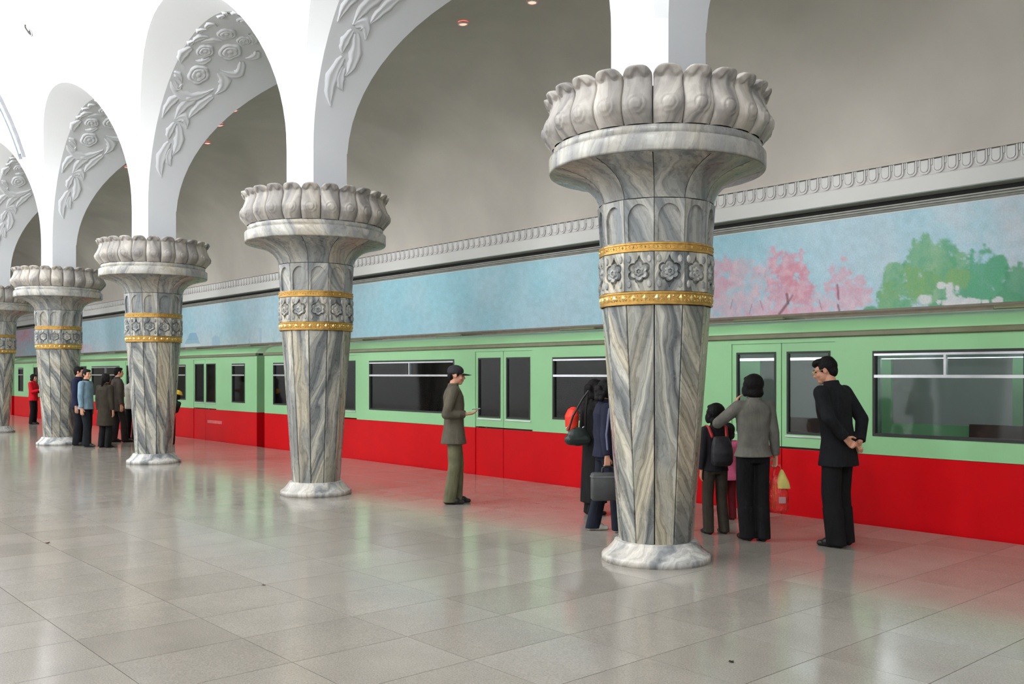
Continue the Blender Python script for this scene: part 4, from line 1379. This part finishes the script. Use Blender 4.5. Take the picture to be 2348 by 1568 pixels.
def wire(bm, pts, r=.0028, n=6, closed=False):
    pts = [V(p) for p in pts]; rows = []
    for i, p in enumerate(pts):
        a = pts[(i-1) % len(pts)] if closed or i else p; b = pts[(i+1) % len(pts)] if closed or i < len(pts)-1 else p
        q = (b-a).to_track_quat('Z', 'Y')
        rows.append([bm.verts.new(p + q @ V((r*math.cos(2*PI*j/n), r*math.sin(2*PI*j/n), 0))) for j in range(n)])
    if closed: rows.append(rows[0])
    grid_faces(bm, rows, close_u=True)
for sx in (-1, 1):
    wire(gb, [HP(sx*.033+.023*math.cos(a), -.103, .002+.017*math.sin(a))*k for a in [2*PI*i/14 for i in range(14)]], closed=True)
    wire(gb, [HP(sx*.056, -.100, .006)*k, HP(sx*.078, -.06, .008)*k, HP(sx*.083, .015, .006)*k])
wire(gb, [HP(-.011, -.106, .005)*k, HP(.011, -.106, .005)*k])
link('glasses', gb, gm, P['root'], True)

# ---- woman in a grey jacket, hand raised to her face
P = person('woman in grey jacket and black trousers with one hand raised to her face', None, (-5.07, 7.44), dirmix(.22, 1), 1.545, dict(
    hair='bob', trousers=BLACK, shoes=C_('dark_brown_shoe', 46,38,34), top=dict(name='jacket', hem=.86, flare=1.10, fit=1.02), top_mat=C_('grey_jacket', 112,110,102),
    head=(.15, .05, 0), feet={'L': (.06, -.03, .1), 'R': (-.08, .03, -.2)}, leg_flare=1.14, shoulder=.168,
    arms={'L': {'u': (.54, -.56, -.62), 'f': (-.74, .08, .70), 'h': (-.35, .02, 1), 'n': (-.9, .2, -.1), 't': (0, 1, .2), 'curl': .4},
          'R': {'u': (-.22, -.02, -1), 'f': (-.16, -.14, -1), 'h': (0, -.1, -1), 'n': (.9, .2, 0), 't': (0, -1, 0), 'curl': 1.0}}))
# red carrier bag with a yellow bundle in her right hand
wl = to_world(P, P['wri']['R'] + V((-.035, -.02, -.13)))
bag = empty('shopping_bag', (wl.x, wl.y, wl.z), math.atan2(.752, .659))
tag(bag, 'red plastic carrier bag hanging from the hand of the woman in grey', 'bag')
MAT['redbag'] = flat('red_plastic_film', srgb(236,50,44), 0.35, var=0.22, sc=14, bump=0.6)
bb = Blob()
bb.loft([(0,0,-.42,.085,.05),(0,0,-.40,.10,.065),(0,0,-.28,.105,.07),(0,0,-.15,.08,.05),(0,0,-.08,.05,.03)], 18)
bb.cap((-.045, 0, -.10), (-.02, 0, .02), .016, .012); bb.cap((.045, 0, -.10), (.02, 0, .02), .016, .012); bb.cap((-.02, 0, .02), (.02, 0, .02), .012, .012)
bb.done('bag_film', MAT['redbag'], bag, .008, 2)
lb = bmesh.new(); box(lb, -.01, .055, -.074, -.070, -.33, -.27); link('label_patch', lb, flat('pale_label', srgb(196,150,150), .6), bag)
sb = bmesh.new()
for x in (-.05, -.035): wire(sb, [(x, -.055, -.14), (x-.012, -.071, -.24), (x-.01, -.066, -.38)], .004)
link('bag_stripe', sb, flat('orange_stripe', srgb(240,130,50), .5), bag, True)
yb_ = Blob(); yb_.loft([(0.02,0.02,-.12,.07,.05),(0.015,0.02,-.06,.06,.045),(0.005,0.01,.02,.03,.025),(0,0,.06,.012,.012)], 14)
yo = yb_.done('cloth_bundle', C_('yellow_cloth', 222,206,120), bag, .008, 2)
yo.location = (.025, -.045, -.075)
tag(yo, 'pale yellow cloth bundle tucked in the top of the red bag')

# ---- child with a dark backpack
P = person('child in dark jacket carrying a black backpack with red straps', None, (-5.53, 7.48), dirmix(.30, 1), 1.24, dict(
    hair='bob', trousers=C_('brown_school_trousers', 62,56,48), shoes=BLACKSHOE, top=dict(name='jacket', hem=.84, flare=1.02, fit=.98), top_mat=C_('charcoal_jacket', 40,38,42),
    head=(.1, 0, 0), head_scale=1.17, leg_flare=1.02, shoulder=.16, feet={'L': (.11, 0, .05), 'R': (-.11, .02, -.05)},
    arms={'R': {'u': (-.22, -.25, -.9), 'f': (.35, -.75, .75), 'h': (.4, -.5, .8), 'n': (.4, 0, -.5), 't': (0, 1, .3), 'curl': .5}}))
bp = Blob(); k = P['k']
bp.loft([(0,.225,.92,.12,.050),(0,.235,.98,.150,.080),(0,.235,1.10,.150,.085),(0,.222,1.22,.135,.072),(0,.20,1.31,.10,.045)], 18)
pk = bp.done('backpack', flat('black_backpack_nylon', srgb(28,28,34), .6, bump=.4), None, .010, 3, k)
pk.location = P['root'].location; pk.rotation_euler = (0, 0, P['root'].rotation_euler.z - .12)
tag(pk, 'black school backpack on the back of the child beside the nearest column', 'bag')
sb = Blob()
for sx in (-1, 1):
    pts = [(sx*.10,.15,1.30),(sx*.12,.08,1.42),(sx*.125,-.02,1.43),(sx*.12,-.10,1.35),(sx*.125,-.125,1.20)]
    for a, b in zip(pts[:-1], pts[1:]): sb.cap(a, b, .024, .024, 8)
so = sb.done('strap', flat('red_strap', srgb(170,30,34), .6), pk, .008, 1, k)
lb = bmesh.new(); bmesh.ops.create_uvsphere(lb, u_segments=8, v_segments=6, radius=.012); bmesh.ops.translate(lb, vec=V((.05,.29,1.10))*k, verts=lb.verts[:])
link('buckle', lb, pm.m, pk, True)

# ---- small child in pink behind them
P = person('small child in pink jacket and dark red trousers half hidden behind two people', None, (-5.98, 8.30), dirmix(.15, 1), 1.0, dict(
    hair='bob', trousers=C_('dark_red_trousers', 104,30,36), shoes=C_('red_shoe', 120,60,56), top=dict(name='jacket', hem=.72, flare=1.25, fit=1.02), top_mat=C_('pink_jacket', 226,110,150),
    head_scale=1.25, shoulder=.155))

# ---- pair behind the nearest column
P = person('person in navy tracksuit and white trainers carrying a briefcase behind the nearest column', None, (-6.31, 6.755), dirmix(-1, .12), 1.50, dict(
    hair='curly', curl_len=.10, trousers=C_('navy_track_trousers', 30,34,46), shoes=flat('white_trainer', srgb(206,202,190), .5), top=dict(name='jacket', hem=.84, flare=1.02, fit=1.03), top_mat=C_('navy_track_jacket', 36,38,56),
    head=(0, .05, 0), feet={'L': (.10, .10, .0), 'R': (-.10, -.16, .0)}, leg_flare=1.04,
    arms={'L': {'u': (.12, .10, -1), 'f': (.02, -.16, -1), 'h': (0, -.05, -1), 'n': (-1, 0, 0), 't': (0, -1, 0), 'curl': .6},
          'R': {'u': (-.22, .16, -1), 'f': (-.14, -.06, -1), 'h': (0, -.02, -1), 'n': (1, 0, 0), 't': (0, -1, 0), 'curl': 1.0}}))
# grey sleeve stripe
stm = flat('grey_sleeve_stripe', srgb(112,116,140), .7)
sb = Blob(); a, b, c = P['sho']['R'], P['elb']['R'], P['wri']['R']
sb.cap(a + V((-.056, 0, 0)), b + V((-.046, 0, 0)), .018, .016); sb.cap(b + V((-.046, 0, 0)), b*.3+c*.7 + V((-.038, 0, 0)), .016, .015)
sb.done('sleeve_stripe', stm, P['root'], .006, 2, P['k'])
w = P['wri']['R'] + V((-.012, -.005, -.115))
wl = to_world(P, w)
bc = empty('briefcase', (wl.x, wl.y, wl.z), P['root'].rotation_euler.z)
tag(bc, 'dark grey briefcase held by the person in the navy tracksuit', 'bag')
casem = flat('dark_grey_vinyl', srgb(66,68,68), .55, bump=.3)
link('case_body', box_bm(-.055, .055, -.16, .16, -.32, -.055, bevel=.015), casem, bc, True)
link('case_lid_band', box_bm(-.058, .058, -.163, .163, -.105, -.085, bevel=.004), flat('grey_case_band', srgb(104,106,108), .5), bc)
hb_ = bmesh.new(); wire(hb_, [(0,-.055,-.06),(0,-.052,-.012),(0,-.03,.0),(0,.03,.0),(0,.052,-.012),(0,.055,-.06)], .010, 8); link('handle', hb_, BLACKSHOE, bc, True)

P = person('woman with long curly black hair in a long black coat', None, (-7.15, 7.47), dirmix(-1, .35), 1.50, dict(
    hair='curly', trousers=BLACK, shoes=BLACKSHOE, top=dict(name='coat', hem=.16, flare=1.10, fit=1.04), top_mat=C_('black_coat', 27,26,27),
    head=(0, .04, 0), feet={'L': (.07, 0, 0), 'R': (-.07, .02, 0)},
    arms={'L': {'u': (.14, .10, -1), 'f': (.0, -.30, -1), 'n': (-1, 0, 0), 't': (0, -1, 0)}}))
# her shoulder bag
rl = P['root'].rotation_euler.z; bl_ = to_world(P, (-.12, .27, .99))
sbag = empty('shoulder_bag', (bl_.x, bl_.y, bl_.z), rl)
tag(sbag, 'dark green rounded shoulder bag with chrome rings worn by the woman in black', 'bag')
bb = Blob(); bb.ell((0, 0, 0), (.06, .13, .105)); bb.cap((0,-.09,-.03), (0,.09,-.03), .065, .065)
bb.done('bag_body', flat('dark_green_leather', srgb(42,52,48), .4, bump=.2), sbag, .008, 2)
sb = bmesh.new(); wire(sb, [(.02,-.10,.07),(.0,-.09,.22),(-.05,-.09,.42),(-.06,-.10,.50)], .011, 8); wire(sb, [(.02,.10,.07),(.0,.06,.22),(-.05,-.04,.42),(-.06,-.10,.50)], .011, 8)
link('bag_strap', sb, BLACKSHOE, sbag, True)
for yy in (-.095, .10):
    rb = bmesh.new(); wire(rb, [(.045+.0*math.cos(a), yy+.020*math.cos(a), .085+.020*math.sin(a)) for a in [2*PI*i/12 for i in range(12)]], .005, 6, True)
    link('ring', rb, MAT['alu'], sbag, True)
# bright orange-red bundle on her back
bb = Blob(); q = to_world(P, (.09, .25, 1.19))
bb.loft([(0,0,-.14,.06,.045),(0,.01,-.08,.09,.065),(0,.01,.04,.10,.07),(0,0,.11,.07,.05),(0,-.01,.14,.03,.02)], 16)
rp = bb.done('rucksack', flat('orange_red_nylon', srgb(226,50,24), .55, bump=.5), None, .008, 2)
rp.location = q; rp.rotation_euler = (0, 0, rl)
tag(rp, 'small orange red rucksack on the back of the woman in the black coat', 'bag')

# ---- group of four by the fourth column
GRP = 'four people waiting beside the fourth column'
person('youth in pale blue denim jacket turning his face to the camera', GRP, (-21.0, 6.30), dirmix(-1, -.05), 1.66, dict(
    hair='short', trousers=C_('dark_navy_trousers', 26,29,34), shoes=BLACKSHOE, top=dict(name='jacket', hem=.82, flare=1.08, fit=1.06, collar_mat=C_('dark_collar', 40,40,46)), top_mat=C_('pale_denim', 124,152,168),
    head=(-.35, 0, 0), feet={'L': (.10, .04, 0), 'R': (-.10, -.10, 0)}, leg_flare=1.08), far=True)
person('youth in dark navy jacket partly hidden behind the one in pale denim', GRP, (-21.55, 6.30), dirmix(-1, .2), 1.72, dict(
    hair='short', trousers=C_('dark_navy_trousers', 26,29,34), shoes=BLACKSHOE, top=dict(name='jacket', hem=.80, flare=1.05, fit=1.04), top_mat=C_('deep_navy_jacket', 34,38,62)), far=True)
person('woman with ponytail and long dark brown coat seen from behind', GRP, (-20.52, 6.54), dirmix(-.35, 1), 1.57, dict(
    hair='pony', trousers=BLACK, shoes=BLACKSHOE, top=dict(name='coat', hem=.50, flare=1.10, fit=1.02), top_mat=C_('dark_brown_coat', 54,49,40), shoulder=.168), far=True)
person('man in brown jacket with cropped hair looking right at the train', GRP, (-21.90, 7.25), dirmix(-.75, .6), 1.71, dict(
    hair='short', trousers=C_('dark_brown_trousers', 38,34,32), shoes=BLACKSHOE, top=dict(name='jacket', hem=.70, flare=1.05, fit=1.08), top_mat=C_('brown_jacket', 72,64,58),
    feet={'L': (.10, .04, 0), 'R': (-.10, -.16, 0)}), far=True)

# ---- woman in red, far left
P = person('woman in bright red jacket holding a grey bag, far left', None, (-31.6, 7.92), dirmix(-1, .0), 1.55, dict(
    hair='bob', trousers=BLACK, shoes=BLACKSHOE, top=dict(name='jacket', hem=.80, flare=1.06, fit=1.06), top_mat=C_('red_jacket', 206,24,40), head=(-.2, .1, 0),
    arms={'L': {'u': (.15, -.25, -.9), 'f': (-.15, -.95, .25), 'n': (-1, 0, .2), 't': (0, 0, 1)}, 'R': {'u': (-.15, -.25, -.9), 'f': (.15, -.95, .25), 'n': (1, 0, .2), 't': (0, 0, 1)}}), far=True)
q = to_world(P, (.05, -.34, 1.02))
bb = Blob(); bb.loft([(0,0,-.14,.10,.12),(0,0,.0,.11,.13),(0,0,.10,.07,.09),(0,0,.14,.03,.05)], 14)
gb_ = bb.done('handbag', C_('grey_bag_cloth', 112,106,116), None, .012, 2)
gb_.location = q; gb_.rotation_euler = (0, 0, P['root'].rotation_euler.z)
tag(gb_, 'soft grey handbag held up by the woman in the red jacket', 'bag')

# ---- child hidden behind the third column
P = person('child in dark clothes and yellow hat almost hidden behind the third column', None, (-20.33, 7.84), dirmix(.1, 1), 1.19, dict(
    side=-.34, hair='bob', trousers=BLACK, shoes=BLACKSHOE, top=dict(name='jacket', hem=.80), top_mat=C_('dark_green_jacket', 34,38,34), head_scale=1.15, shoulder=.15,
    arms={'R': {'u': (.34, -.35, -.9), 'f': (.5, -.6, .1), 'n': (0, 1, 0), 't': (0, 0, 1)}}), far=True)
ym = flat('yellow_hat_cloth', srgb(222,178,48), .7)
cb = Blob(); cb.ell(P['HP'](0, .014, .070), (.138, .148, .092), P['Rh']); cb.ell(P['HP'](0, .0, .050), (.168, .182, .018), P['Rh'])
cb.done('hat', ym, P['root'], .008, 2, P['k'])
person('person in pale jacket whose elbow shows left of the third column', None, (-22.45, 7.75), dirmix(-.2, 1), 1.56, dict(
    hair='bob', trousers=BLACK, shoes=BLACKSHOE, top=dict(name='jacket', hem=.80), top_mat=C_('pale_jacket', 186,182,172),
    arms={'L': {'u': (.45, .0, -.9), 'f': (-.5, -.6, .3), 'n': (-1, 0, 0), 't': (0, 0, 1)}}), far=True)

# ================================================================== scraps on the floor
def scrap(x, y, r, seed, label, col):
    rr = random.Random(seed); b = bmesh.new(); n = 9
    c = b.verts.new((0, 0, .006)); ring = []
    for i in range(n):
        a = 2*PI*i/n; q = r*rr.uniform(.5, 1.1)
        ring.append(b.verts.new((q*math.cos(a), q*.6*math.sin(a), rr.uniform(.0, .007))))
    for i in range(n): b.faces.new((c, ring[i], ring[(i+1) % n]))
    bmesh.ops.solidify(b, geom=b.faces[:], thickness=.0015)
    o = link('floor_scrap', b, flat('dark_scrap', srgb(*col), .8)); o.location = (x, y, .001); o.rotation_euler = (0, 0, rr.uniform(0, 6))
    tag(o, label, 'litter')
scrap(-3.0, 4.2, .028, 1, 'dark leaf scrap on the floor at the lower right foreground', (62,58,48))
scrap(-9.25, 2.44, .035, 2, 'brown scrap lying on the floor at the far left', (84,52,40))
scrap(-6.35, 3.14, .022, 3, 'small brown speck of litter on the open floor in the middle', (92,76,58))
